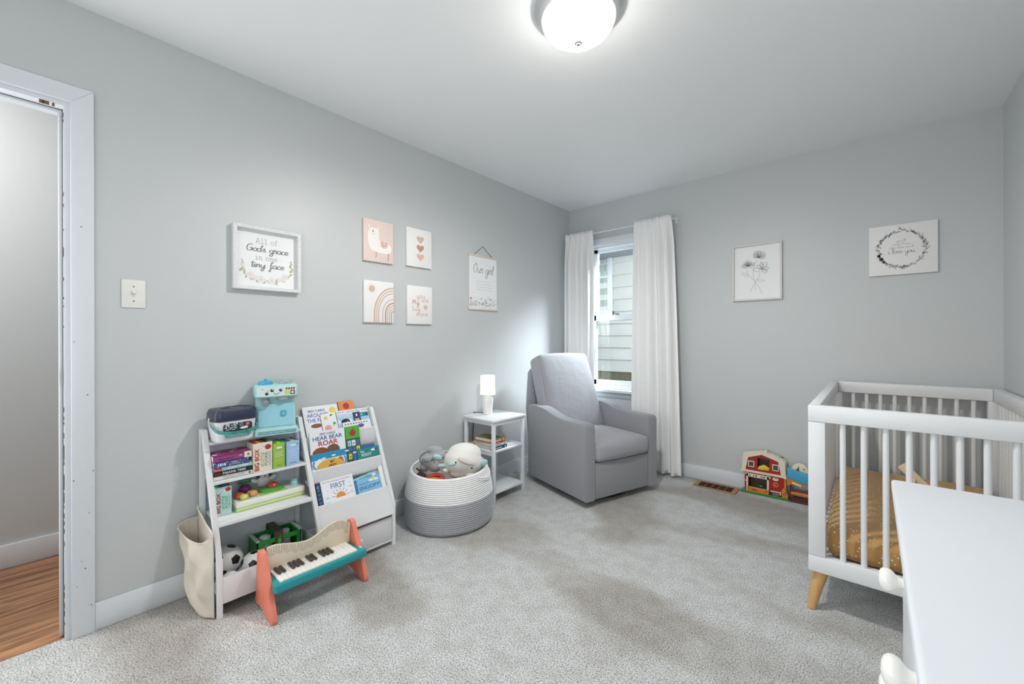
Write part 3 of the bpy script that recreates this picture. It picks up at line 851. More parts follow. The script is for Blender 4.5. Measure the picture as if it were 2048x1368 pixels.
# ---- books
PAGEW = mat('board_pages', (240, 238, 232), .6, .02, 90)
def ink(n, *c): return mat('ink_' + n, c, .55, .02, 30)
NAVY, RED, BLUE, TEAL, YEL, ORG, GRN, BRN, SKY, GREY, PINK = (ink('navy', 40, 52, 92), ink('red', 176, 46, 48), ink('blue', 52, 108, 160), ink('teal', 40, 134, 130), ink('yellow', 226, 208, 86),
    ink('orange', 224, 142, 62), ink('green', 74, 170, 66), ink('brown', 134, 76, 42), ink('sky', 160, 204, 232), ink('grey', 120, 124, 130), ink('pink', 226, 160, 160))
CVW = mat('cover_white', (232, 233, 238), .45, .01, 10)
def slot(y, vtop, h, n, tilt=0.0, roll=0.0):
    """book frame leaning in a sling; (y, vtop) = top corner on the side near the camera's end of the rack"""
    c = SP(y, vtop, n)
    return axes(tuple(c), (0, 1, 0), tuple(up), tuple(nrm)) @ RX(tilt) @ RZ(roll) @ T(0, -h, 0)
def bk_(label, y, vtop, w, h, d, n, cover, deco=None, tilt=0.0, roll=0.0, spine=None, grp='picture books in the slings'):
    return book('picture_book', label, slot(y, vtop, h, n, tilt, roll), w, h, d, cover, PAGEW, 'book', grp, spine, deco)
Zt = .0005
class Shift:
    """draws a cover design moved up or down by dy"""
    def __init__(self, b, dy): self.b, self.M = b, T(0, dy, 0)
    def __getattr__(self, k):
        f = getattr(self.b, k)
        return lambda *a, **kw: f(*a, **dict(kw, M=self.M))
# top sling
def d_orange(b):
    b = Shift(b, -0.01)
    b.disc(.045, .215, .019, RED, z=Zt); b.leaf(.045, .232, .014, .006, 1.0, GRN, z=Zt * 1.5)
    b.rect(0, .165, .092, .168, YEL, z=Zt)
bk_('orange book with a red apple, rearmost in the top sling', -2.421, .628, .090, .235, .007, -.0362, ink('apricot', 222, 140, 70), d_orange)
def d_around(b):
    b.text('ERIC CARLE', .0185, NAVY, .073, .212, z=Zt, bold=.018, sx=.93); b.text('AROUND', .0285, BLUE, .076, .184, z=Zt, bold=.014, sx=.92); b.text('THE FARM', .0285, BLUE, .074, .156, z=Zt, bold=.014, sx=.9)
    b.disc(.159, .211, .0185, YEL, z=Zt); b.disc(.06, .135, .03, BRN, z=Zt, ry=.012)
bk_('white book titled AROUND THE FARM with a yellow sun in the top sling', -2.619, .619, .193, .245, .007, -.0362, CVW, d_around)
def d_lift(b):
    b.rect(.004, .06, .190, .166, SKY, z=Zt); b.text('Lift-the-Flap', .0165, GREY, .098, .174, z=Zt)
    for x in (.012, .026, .040, .156, .170, .184): b.disc(x, .179, .003, NAVY, z=Zt)
    for i in range(24): b.rect(.008 + i * .0036, .148, .0092 + i * .0036, .164, CVW, z=Zt * 1.6)
    b.rect(.093, .09, .138, .170, NAVY, z=Zt * 2); b.disc(.115, .124, .014, ink('skin', 214, 160, 122), z=Zt * 3); b.rect(.098, .132, .133, .144, ink('cap', 30, 60, 120), z=Zt * 3.5); b.rect(.111, .146, .120, .160, CVW, z=Zt * 3.5)
    b.rect(.140, .140, .188, .163, TEAL, z=Zt * 2); b.leaf(.178, .142, .018, .012, PI / 2, NAVY, z=Zt * 3); b.disc(.147, .152, .004, CVW, z=Zt * 3)
    b.disc(.045, .122, .026, TXTK, z=Zt * 2, ry=.018); b.disc(.055, .110, .012, CVW, z=Zt * 3)
    for i in range(4): b.leaf(.008 + i * .022, .112, .026, .02, PI / 2, CVW, z=Zt * 1.7)
bk_('white and blue Lift-the-Flap book beside the small pig book in the top sling', -2.4455, .572, .192, .190, .005, -.0286, CVW, d_lift)
def d_pig(b):
    b.disc(.026, .125, .011, YEL, z=Zt); b.disc(.030, .066, .019, PINK, z=Zt); b.disc(.030, .045, .018, RED, z=Zt, ry=.010); b.leaf(.05, .135, .018, .008, .4, TXTK, z=Zt)
    b.text('~', .03, GREY, .06, .07, z=Zt); b.disc(.068, .09, .008, GRN, z=Zt)
bk_('small white board book with a pink pig and yellow sun in the top sling', -2.535, .566, .085, .150, .008, -.0268, CVW, d_pig, roll=.6)
def d_white2(b):
    b = Shift(b, -0.095)
    for i in range(9): b.rect(.012 + i * .016, .168, .021 + i * .016, .176, GREY, z=Zt)
    b.disc(.105, .154, .02, ink('violet', 96, 84, 158), z=Zt, ry=.011)
bk_('short white book with faint lettering, foremost in the top sling', -2.427, .499, .168, .090, .006, -.0185, CVW, d_white2)
# middle sling
def d_hear(b):
    b = Shift(b, -0.004)
    b.text('ERIC CARLE', .0165, NAVY, .095, .231, z=Zt, bold=.016, sx=.95); b.text('HEAR BEAR', .0285, BLUE, .0935, .206, z=Zt, bold=.02, sx=1.08); b.text('ROAR', .0345, RED, .0935, .177, z=Zt, bold=.02, sx=1.12)
    b.disc(.052, .140, .043, BRN, z=Zt, ry=.030); b.disc(.118, .146, .036, ink('bark', 110, 82, 60), z=Zt * 1.5, ry=.030)
bk_('white book titled HEAR BEAR ROAR standing in the middle sling', -2.632, .463, .188, .248, .006, .0250, CVW, d_hear, tilt=14)
def d_apple(b):
    b.rect(.002, .002, .083, .128, ink('darkgreen', 62, 92, 46), z=Zt)
    for i in range(3):
        for j in range(3): b.rect(.010 + i * .024, .018 + j * .035, .030 + i * .024, .048 + j * .035, (YEL, SKY, ORG, CVW, PINK, BLUE, PINK, BLUE, CVW)[(i * 2 + j * 5) % 9], z=Zt * 2); b.leaf(.014 + i * .024, .026 + j * .035, .014, .006, .8, (NAVY, BRN, RED)[(i + j) % 3], z=Zt * 3)
    b.disc(.043, .158, .018, RED, z=Zt); b.leaf(.043, .175, .012, .005, 1.1, BRN, z=Zt * 2)
bk_('green board book with a red apple over picture squares in the middle sling', -2.4425, .463, .084, .195, .007, .0265, GRN, d_apple, tilt=14)
bk_('blue book slanting behind the teal one in the middle sling', -2.345, .358, .088, .090, .006, -.0300, ink('royal', 46, 104, 176), None, roll=-6)
bk_('blue board book wedged between the cloud cover and the teal book', -2.4135, .329, .024, .095, .0045, .0002, BLUE, lambda b: b.rect(.002, .084, .022, .091, CVW, z=Zt), tilt=14)
def d_clouds(b):
    b = Shift(b, -0.04)
    for x, y in ((.04, .128), (.062, .132), (.115, .138), (.19, .146)): b.disc(x, y, .012, CVW, z=Zt, ry=.004)
bk_('turquoise book with small white clouds in the middle sling', -2.632, .353, .188, .120, .0040, .0026, ink('turquoise', 40, 142, 184), d_clouds, tilt=14)
def d_feet(b):
    b = Shift(b, -0.017)
    b.disc(.096, .072, .072, ink('mustard', 216, 170, 74), z=Zt, ry=.036); b.text('MY', .0165, TXTK, .106, .086, z=Zt * 2, bold=.018, shear=.1); b.text('FEET', .0205, TXTK, .106, .064, z=Zt * 2, bold=.018, shear=.1)
    b.disc(.150, .082, .018, ink('rust', 196, 96, 58), z=Zt * .9, ry=.026)
    b.stroke([(.014, .108), (.008, .085), (.024, .062)], .011, ink('periwinkle', 120, 148, 206), z=Zt); b.stroke([(.172, .108), (.180, .085), (.170, .062)], .011, ink('periwinkle', 120, 148, 206), z=Zt)
bk_('white book titled MY FEET with a mustard shape, foremost in the middle sling', -2.634, .320, .184, .093, .0030, -.0016, CVW, d_feet, tilt=14)
def d_foot(b):
    b = Shift(b, -0.02)
    b.text('The', .0165, CVW, .028, .101, z=Zt, bold=.012, shear=.2); b.text('FOOT', .0225, CVW, .052, .080, z=Zt, bold=.018, shear=.2); b.disc(.098, .108, .017, CVW, z=Zt, ry=.0065); b.disc(.110, .108, .006, TXTK, z=Zt * 2, ry=.004)
bk_('teal book titled The FOOT beside the blue books in the middle sling', -2.3865, .333, .131, .105, .0045, .0008, TEAL, d_foot, tilt=14)
# lowest sling
def d_fall(b):
    b = Shift(b, 0.062)
    for i in range(5): b.leaf(.004, .10 + i * .02, .015, .008, .2, TEAL, z=Zt)
    b.text('C', .016, CVW, .011, .172, z=Zt)
bk_('dark blue book mostly hidden behind the FIRST book in the lowest sling', -2.6315, .212, .0225, .262, .010, -.0140, NAVY, d_fall)
def d_first(b):
    b.text("The Very Hungry Caterpillar's", .0125, GREY, .086, .1845, z=Zt); b.text('FIRST', .037, BLUE, .087, .150, z=Zt, sx=.92, bold=.004)
    b.poly([(.093 + .026 * math.cos(q), .100 + .026 * math.sin(q)) for q in (PI * k / 16 for k in range(17))], ORG, z=Zt)
    for k in range(7):
        q = math.radians(10 + k * 26); b.stroke([(.093 + .031 * math.cos(q), .100 + .031 * math.sin(q)), (.093 + .047 * math.cos(q), .100 + .047 * math.sin(q))], .0022, BRN, z=Zt, smooth=False)
    for x, y in ((.024, .110), (.022, .086), (.150, .140), (.152, .110)): b.disc(x, y, .012, SKY, z=Zt, ry=.0035)
    for x, y in ((.03, .145), (.150, .160), (.155, .120), (.06, .138)): b.disc(x, y, .002, RED, z=Zt)
bk_('white book titled FIRST with an orange rising sun in the lowest sling', -2.607, .216, .172, .20, .010, -.0135, CVW, d_first)
def d_green(b):
    b.text('GREEN', .0265, ink('leafgreen', 40, 150, 112), .072, .1625, z=Zt, bold=.03, sx=1.0); b.disc(.125, .174, .012, CVW, z=Zt, ry=.006)
bk_('tilted pale blue book titled GREEN behind the blue board book', -2.434, .184, .142, .19, .007, -.0265, ink('paleblue', 150, 198, 228), d_green, roll=7)
bk_('thin white book behind the GREEN book at the end of the lowest sling', -2.2795, .218, .0255, .2, .005, -.0165, CVW)
def d_snoop(b):
    b.rect(0, 0, .014, .17, ink('deepblue', 60, 120, 176), z=Zt); b.text('Welcome to', .0145, NAVY, .060, .139, z=Zt, rot=4, shear=.2); b.text('SNOOPY!', .0265, NAVY, .084, .112, z=Zt, rot=2, sx=1.12, bold=.004)
    for x, y, r in ((.092, .152, .011), (.110, .156, .013), (.128, .152, .011)): b.disc(x, y, r, CVW, z=Zt, ry=r * .6)
    b.disc(.110, .160, .007, YEL, z=Zt * 2)
bk_('pale blue board book with a navy spine strip and hand-lettered title in the lowest sling', -2.433, .175, .152, .17, .010, -.0135, ink('boardblue', 126, 186, 220), d_snoop)

# ================================================================== things on the rack
def pl(name, *c, r=.35): return mat('plastic_' + name, c, r, .015, 25)
P_WHITE, P_NAVY, P_TEAL, P_MINT = pl('white', 226, 226, 230), pl('navy', 44, 52, 76), pl('teal', 72, 150, 140), pl('mint', 168, 214, 216)
P_MINTD, P_BLUE, P_GREY, P_CLEAR = pl('mint_dark', 118, 172, 168), pl('blue', 72, 168, 208), pl('silver', 152, 158, 166), mat('clear_plastic', (225, 230, 234), .12, .02, 20, trans=.75, alpha=.75)
P_SKYL = pl('skylight', 150, 206, 220)
# block tub with navy lid and teal carry handle
t = thing('block_tub', 'white toy tub with a navy lid and teal carry handle on top of the rack', 'toy tub', T(.104, -2.960, .6858) @ RZ(95) @ SCL(.93, .92, .97))
# local x = along the rack towards the corner, y = towards the wall
def rrect(w, d, r, n=5):
    pts = []
    for cx, cy, a0 in ((w - r, d - r, 0), (-w + r, d - r, 90), (-w + r, -d + r, 180), (w - r, -d + r, 270)):
        for k in range(n + 1):
            a = math.radians(a0 + 90 * k / n); pts.append((cx + r * math.cos(a), cy + r * math.sin(a)))
    return pts
def loft(levels, m, M=None, b=None, cap=True):
    b = b or MB()
    rows = [[(x, y, z) for x, y in rrect(w, d, r)] for w, d, r, z in levels]
    b.sheet(rows, m, M, closed=True)
    n = len(rows[0]); k = len(b.v)
    if cap:
        b.add(rows[-1], [tuple(range(n))], m, M); b.add(rows[0], [tuple(range(n))[::-1]], m, M)
    return b
# along: local x is mirrored so that the front (towards the room) is -y
b = loft([(.072, .056, .03, .0005), (.080, .062, .035, .006), (.086, .066, .035, .05), (.090, .069, .035, .098)], P_WHITE)
b.build('tub', t)
b = loft([(.093, .072, .036, .0985), (.095, .074, .036, .104), (.093, .072, .036, .135), (.086, .066, .034, .150), (.060, .042, .03, .153)], P_NAVY)
for x, y, w_, h_, q in ((-.035, -.02, .02, .011, .3), (.03, .02, .022, .012, -.4), (-.01, .025, .014, .010, .9), (.05, -.02, .012, .009, 0)): b.box((x - w_, y - h_, .1525), (x + w_, y + h_, .1537), mat('lid_hole', (18, 20, 30), .7), bev=.001)
b.build('lid', t)
b = MB()
Mf = axes((0, -.0688, 0), (1, 0, 0), (0, 0, 1), (0, -1, 0))
DK = ink('darkslate', 40, 56, 62)
b.poly([(x, y + .068) for x, y in rrect(.062, .020, .012)], DK, Mf, .001)
b.poly([(x, y + .034) for x, y in rrect(.055, .012, .010)], mat('aqua_band', (110, 180, 176), .5), Mf, .0005)
rnd = random.Random(5)
for k in range(34): b.leaf(-.028 + rnd.uniform(-.024, .022), .070 + rnd.uniform(-.013, .013), .009, .004, rnd.uniform(0, 3), CVW, Mf, .0016)
b.disc(.014, .079, .007, CVW, Mf, .0016); b.disc(.014, .079, .0055, DK, Mf, .0019); b.disc(.026, .062, .018, CVW, Mf, .0016, ry=.006); b.leaf(.034, .062, .02, .008, 1.2, CVW, Mf, .0017)
b.poly([(x + .042, y + .078) for x, y in rrect(.009, .009, .003)], RED, Mf, .0017); b.stroke([(.038, .082), (.037, .075)], .002, CVW, Mf, .002); b.stroke([(.043, .081), (.047, .079), (.043, .077), (.043, .073)], .0018, CVW, Mf, .002)
for k in range(6): b.leaf(-.03 + k * .012, .033, .006, .003, k, CVW, Mf, .001)
b.build('picture_sticker', t)
b = MB()
pts = catmull([(-.0965, 0, .106), (-.0985, -.03, .082), (-.085, -.066, .058), (-.045, -.086, .048), (0, -.092, .046), (.045, -.086, .048), (.085, -.066, .058), (.0985, -.03, .082), (.0965, 0, .106)], 5)
gr = []
for p in pts: gr.append([(p.x * 1.0, p.y, p.z + .0075), (p.x * 1.01, p.y - .002, p.z + .0075), (p.x * 1.01, p.y - .002, p.z - .0075), (p.x, p.y, p.z - .0075)])
b.sheet(gr, P_TEAL, closed=True)
for k in range(13): b.box((-.036 + k * .006 - .001, -.0952, .041), (-.036 + k * .006 + .001, -.088, .052), P_TEAL)
for s_ in (-1, 1): b.lathe([(0, 0), (.007, 0), (.007, .006), (0, .006)], P_WHITE, M=T(.0935 * s_, 0, .108) @ RY(90 * s_), n=16)
b.build('carry_handle', t)

# toy coffee machine
t = thing('toy_coffee_machine', 'mint blue toy coffee machine with a smiling face standing on top of the rack', 'toy', T(.095, -2.7745, .6858) @ RZ(76) @ SCL(.96, .9, 1))
# local: front faces -y ; x to the right
b = loft([(.098, .072, .012, .0005), (.098, .072, .012, .024), (.090, .066, .012, .034)], P_MINT); 
Mf = axes((0, -.0722, 0), (1, 0, 0), (0, 0, 1), (0, -1, 0))
b.rect(-.082, .006, .086, .020, mat('letter_strip', (48, 150, 158), .4), Mf, .0006)
b.text('ABCDEFGHIJKLMNOPQRSTUVWXYZ', .0112, CVW, .002, .0092, Mf, .001, sx=.95)
b.build('tray_base', t)
b = MB(); b.prism([(-.050, .03), (.070, .03), (.070, .235), (-.02, .235), (-.02, .16), (-.030, .14)], -.088, .088, P_MINT, axes((0, 0, 0), (0, 1, 0), (0, 0, 1), (1, 0, 0)) if False else axes((0, 0, 0), (0, 1, 0), (0, 0, 1), (1, 0, 0)), .008)
Mp = axes((0, -.0205, 0), (1, 0, 0), (0, 0, 1), (0, -1, 0))
b.build('body', t)
b = MB(); b.prism([(-.0505, .04), (-.034, .145), (-.0325, .145), (-.0485, .04)], -.078, .078, P_SKYL, axes((0, -.002, 0), (0, 1, 0), (0, 0, 1), (1, 0, 0)))
b.box((.020, -.0525, .085), (.043, -.034, .112), P_BLUE, bev=.003); b.box((.026, -.0545, .090), (.037, -.050, .101), P_SKYL, bev=.002); b.build('splash_panel', t)
b = MB(); b.box((-.096, -.064, .178), (.096, .071, .240), P_MINT, bev=.010, seg=3)
Mf = axes((0, -.0642, 0), (1, 0, 0), (0, 0, 1), (0, -1, 0))
b.poly([(x, y + .209) for x, y in rrect(.086, .023, .005)], mat('face_sticker', (208, 230, 228), .4), Mf, .0006)
z_ = .001
for x in (-.020, .018): b.disc(x, .213, .0075, TXTK, Mf, z_); b.disc(x + .002, .216, .0025, CVW, Mf, z_ + .0004)
b.stroke([(-.014, .201), (-.006, .195), (.004, .195), (.011, .202)], .0025, TXTK, Mf, z_)
b.poly([(x - .060, y + .221) for x, y in rrect(.006, .006, .002)], CVW, Mf, z_); b.stroke([(-.063, .224), (-.063, .218), (-.059, .217)], .0018, RED, Mf, z_ + .0004); b.stroke([(-.057, .225), (-.06, .222), (-.057, .219)], .0016, RED, Mf, z_ + .0004)
b.disc(-.043, .197, .008, TXTK, Mf, z_, ry=.005); b.rect(-.05, .202, -.036, .205, RED, Mf, z_); b.disc(-.036, .212, .006, GREY, Mf, z_, ry=.004); b.disc(-.036, .212, .0045, CVW, Mf, z_ + .0003, ry=.003)
b.rect(.034, .190, .060, .208, mat('ink_lime', (196, 214, 110), .5), Mf, z_); b.rect(.061, .190, .082, .210, BRN, Mf, z_); b.disc(.071, .200, .006, CVW, Mf, z_ + .0003, ry=.005)
for k in range(4): b.rect(.040 + k * .011, .213, .048 + k * .011, .224, BRN, Mf, z_)
b.build('head', t)
b = MB(); b.lathe([(0, 0), (.032, 0), (.033, .004), (.031, .013), (.026, .017), (0, .018)], P_BLUE, M=T(-.045, -.015, .2402), n=28)
b.box((-.052, -.022, .256), (-.038, -.008, .268), P_BLUE, bev=.002); b.build('lid', t)
b = MB(); b.lathe([(.03, 0), (.031, .010), (.026, .016), (0, .0175)], P_CLEAR, M=T(.045, .0, .2402), n=28); b.ell((.045, 0, .2475), (.010, .010, .007), P_WHITE); b.build('pod_cover', t)
b = MB(); b.tube([(-.048, -.03, .180), (-.048, -.034, .160), (-.046, -.062, .146)], [.014, .014, .013], P_GREY, n=16); b.build('spout', t)
b = MB(); b.lathe([(0, 0), (.026, 0), (.026, .012), (0, .012)], P_GREY, M=T(.030, -.04, .166), n=24); b.box((.05, -.05, .167), (.125, -.032, .177), P_CLEAR, bev=.004); b.build('filter_handle', t)

# boxed sets and books on the second shelf
def boxset(name, label, M, w, h, d, m, deco, topdeco=None, group=None, inner=None):
    """front at z=0 local, x right, y up"""
    t = thing(name, label, 'book box', M, group)
    b = MB(); b.box((0, .0005, -d), (w, h - .003, 0), m, bev=.001, seg=1); deco(b); b.build('slipcase', t)
    b = MB()
    for i, c in enumerate(inner): b.box((.002 + (w - .004) * i / len(inner), h - .0028, -d + .004), (.002 + (w - .004) * (i + .92) / len(inner), h, -.004), c)
    b.build('spine_tops', t)
    return t
CREAM = mat('card_cream', (232, 222, 204), .5); LIME = mat('card_lime', (150, 190, 74), .5); LBLU = mat('card_lightblue', (160, 196, 232), .5); AQUA = mat('card_aqua', (186, 222, 218), .5)
def d_pook(title, tc, k=1.0):
    def f(b):
        M = axes((0, 0, .0006), (0, 1, 0), (-1, 0, 0), (0, 0, 1))   # text runs upwards
        b.text('BIG BOX', .026 * k, RED, .056, -.024 * k, M, bold=.03, sx=1 / k ** .5); b.text('of LITTLE', .017 * k, GRN if tc == 0 else TEAL, .056, -.043 * k, M, bold=.012, sx=1 / k ** .5); b.text('POOKIE', .018 * k, TEAL if tc == 0 else GRN, .056, -.060 * k, M, bold=.012, sx=1 / k ** .5); b.text(title, .014 * k, GREY, .056, -.074 * k, M, bold=.0, sx=1 / k ** .5)
        b.disc(.062 * k, .112, .014 * k, RED, z=.0006, ry=.012 * k); b.disc(.044 * k, .112, .013 * k, CVW, z=.0005, ry=.010 * k); b.stroke([(.034 * k, .106), (.044 * k, .118), (.054 * k, .108)], .002, GREY, z=.0008)
    return f
fr = lambda x, y, z, rz=0: T(x, y, z) @ RZ(rz) @ axes((0, 0, 0), (0, 1, 0), (0, 0, 1), (1, 0, 0))
boxset('book_box', 'cream BIG BOX slipcase of little holiday books, between the lying books and the lime box', fr(.162, -2.893, .5255), .081, .137, .085, CREAM, d_pook('HOLIDAYS', 0), group='boxed sets on the rack', inner=[RED, ORG, BRN, TXTK, GREY])
def d_lime(b):
    b.disc(.027, .098, .015, CVW, z=.0006, ry=.005); b.leaf(.04, .096, .008, .003, .8, TXTK, z=.0009)
    for k in range(5): b.rect(.008, .075 - k * .009, .044 - (k % 2) * .006, .077 - k * .009, CVW if k < 3 else YEL, z=.0006)
    b.rect(.014, .012, .038, .014, BRN, z=.0006)
boxset('book_box', 'lime green slim book box beside the pale blue one on the rack', fr(.164, -2.809, .5255), .052, .122, .08, LIME, d_lime, group='boxed sets on the rack', inner=[GRN, YEL, GRN])
def d_lblu(b):
    b.disc(.030, .100, .017, CVW, z=.0006, ry=.005); b.leaf(.046, .098, .010, .004, .8, TXTK, z=.0009)
    for k in range(5): b.rect(.010, .075 - k * .010, .052 - (k % 2) * .01, .0765 - k * .010, CVW, z=.0006)
    b.rect(.014, .012, .046, .014, NAVY, z=.0006)
boxset('book_box', 'pale blue book box at the end of the row on the rack', fr(.168, -2.7505, .5255, 2.5), .060, .122, .08, LBLU, d_lblu, group='boxed sets on the rack', inner=[BLUE, YEL, BLUE])
boxset('book_box', 'aqua BIG BOX slipcase of everyday books on the lower shelf by the fruit toy', fr(.150, -3.036, .3655), .061, .128, .09, AQUA, d_pook('EVERYDAY', 1, .76), group='boxed sets on the rack', inner=[GRN, NAVY, BLUE, BRN])

zz = .5256
for nm, d, w, h, y, c, lab, kind in (
    ('snuggle', .0185, .150, .10, -3.044, (226, 226, 226), 'white book titled SNUGGLE PUPPY at the bottom of the lying pile on the rack', 0),
    ('pajama', .0185, .150, .10, -3.044, (34, 34, 36), 'black book titled PAJAMA TIME second from the bottom of the lying pile', 1),
    ('bunny', .0175, .150, .10, -3.044, (150, 196, 200), 'pale teal book with a red label in the middle of the lying pile', 2),
    ('colors', .0235, .135, .10, -3.044, (70, 86, 150), 'blue polka-dot box of first words second from the top of the pile', 3),
    ('magenta', .0270, .148, .105, -3.046, (150, 66, 122), 'magenta flat box with a tan end on top of the lying pile', 4)):
    cv = mat('pile_' + nm, c, .5)
    def sd(b, M, d=d, w=w, kind=kind):
        y = d * .25; s = d * .75
        if kind == 0: b.text('SNUGGLE PUPPY', s, GREY, w * .52, y, M, sx=.82); b.disc(w * .92, d * .5, .005, BRN, M)
        if kind == 1: b.text('PAJAMA TIME!', s * 1.1, CVW, w * .52, y, M, sx=.95, bold=.01); b.rect(.004, d * .35, .026, d * .55, RED, M)
        if kind == 2: b.rect(0, 0, .030, d, RED, M); b.text('Books', s * .7, CVW, .015, y, M, .0003); b.text('BUNNY RABBIT', s * 1.1, CVW, w * .62, y, M, sx=.8, bold=.02)
        if kind == 3:
            b.text('Colors', s * .5, CVW, w * .58, d * .55, M, bold=.01); b.text('and Shapes', s * .5, YEL, w * .6, d * .18, M, bold=.01)
            for k in range(4): b.disc(.018 + k * .008, d * .45, .0032, CVW if k % 2 else SKY, M, ry=.007)
            for q in (.004, .05, .1, .13): b.disc(q, d * .85, .0018, CVW, M); b.disc(q + .01, d * .12, .0018, CVW, M)
        if kind == 4: b.text('first words', s * .62, TXTK, w * .34, y, M, bold=.01); b.leaf(w * .66, d * .5, .014, .004, .2, CVW, M, .0002); b.rect(w * .80, 0, w, d, CREAM, M); b.rect(w * .88, d * .3, w * .94, d * .7, GREY, M, .0002)
    def td(b, M, w=w, h=h, kind=kind):
        if kind == 4:
            for k in range(7): b.disc(.012 + k * .018, .03 + (k % 3) * .025, .010, (CVW, PINK, GREY, RED)[k % 4], M, .0002 * (k % 4))
    flatbook('picture_book', lab, .158, y, zz, w, h, d, cv, td, 0, 'books lying on the rack', sd, PAGEW)
    zz += d + .0006

# fruit activity toy
t = thing('activity_toy', 'white and lime musical activity toy with plastic fruit and a pop-up puppy on the rack', 'toy', T(.075, -2.812, .3655) @ RZ(0))
# local: front towards +x, long along y (-.15 .. .15)
LIMEP, CRP = pl('lime', 204, 222, 150), pl('cream', 236, 238, 226)
b = MB(); b.box((-.055, -.148, .0005), (.090, .148, .016), LIMEP, bev=.004); b.box((-.056, -.149, .016), (.091, .149, .045), CRP, bev=.006); b.build('base', t)
Mt = axes((0, 0, .0452), (0, 1, 0), (-1, 0, 0), (0, 0, 1))
b = MB(); b.rect(-.14, -.082, -.055, .048, pl('palegrey', 206, 216, 222), Mt); b.rect(-.050, -.082, .075, .048, pl('palelime', 198, 216, 130), Mt); b.rect(.08, -.082, .142, .048, pl('palegrey', 206, 216, 222), Mt)
for y in (-.10, .11): b.disc(y if y > 0 else y, .01, .03, pl('rosegrey', 196, 190, 196), Mt, .0003, ry=.024)
b.build('play_panel', t)
def fruit(nm, x, y, r, m, leafm=None, stem=True, sq=.8):
    b = MB(); b.ell((x, y, .045 + r * sq * .75), (r, r, r * sq), m)
    if leafm: b.box((x - .004, y - .006, .045 + r * 1.6), (x + .004, y + .016, .045 + r * 1.6 + .006), leafm, bev=.002)
    if nm == 'plum_button':
        for s_ in (-1, 1): b.ell((x + r * .86, y + s_ * .010, .045 + r * .75), (.003, .003, .003), TXTK, n=8, k=6)
    b.build(nm, t)
fruit('plum_button', -.015, -.085, .027, pl('plum', 118, 44, 112), None, sq=.9)
b = MB(); b.box((-.045, -.105, .085), (-.035, -.055, .105), pl('leafgreen', 66, 140, 98), bev=.004); b.tube([(-.03, -.085, .075), (-.036, -.085, .09)], .004, GRN, n=8); b.build('leaf_lever', t)
fruit('orange_button', .02, -.128, .018, pl('orange', 206, 132, 60), None)
fruit('apple_button', .045, -.122, .020, pl('redapple', 196, 84, 56), None)
fruit('lime_button', .068, -.112, .018, pl('limefruit', 204, 216, 112), None)
fruit('lemon_button', .030, -.075, .016, pl('lemon', 232, 214, 130), None)
fruit('peach_button', .050, -.070, .019, pl('peach', 226, 160, 98), None)
b = MB(); b.lathe([(0, 0), (.055, 0), (.058, .004), (.055, .010), (.03, .014), (0, .014)], pl('melon', 72, 172, 72), M=T(.025, .018, .0452) @ SCL(.72, 1.0, 1), n=32); b.build('melon_dial', t)
b = MB(); b.lathe([(.024, .0), (.026, .008), (.022, .016), (.012, .022), (0, .024)], pl('tomato', 196, 82, 58), M=T(.025, .022, .0585), n=28)
for s_ in (-1, 1): b.ell((.047, .022 + s_ * .010, .070), (.0025, .0025, .0025), TXTK, n=8, k=6)
b.build('tomato_button', t)
b = MB(); b.lathe([(.018, 0), (.020, .008), (.017, .018), (.013, .020), (.016, .026), (.010, .030), (0, .031)], P_MINT, M=T(.03, .122, .0452), n=24); b.build('jar_button', t)
b = MB()
b.ell((-.034, .0, .078), (.016, .030, .030), P_WHITE); b.ell((-.032, .0, .112), (.019, .028, .022), P_WHITE)
for s_ in (-1, 1): b.ell((-.028, s_ * .040, .088), (.010, .018, .011), P_WHITE, rot=RX(30 * s_)); b.ell((-.022, s_ * .029, .117), (.009, .010, .018), pl('puppyear', 52, 54, 60), rot=RX(-18 * s_))
b.ell((-.0135, 0, .108), (.003, .004, .003), TXTK, n=8, k=6)
for s_ in (-1, 1): b.tube([(-.0145, s_ * .016, .114), (-.0130, s_ * .011, .117), (-.0140, s_ * .007, .114)], .001, TXTK, n=6)
b.build('pop_up_puppy', t)

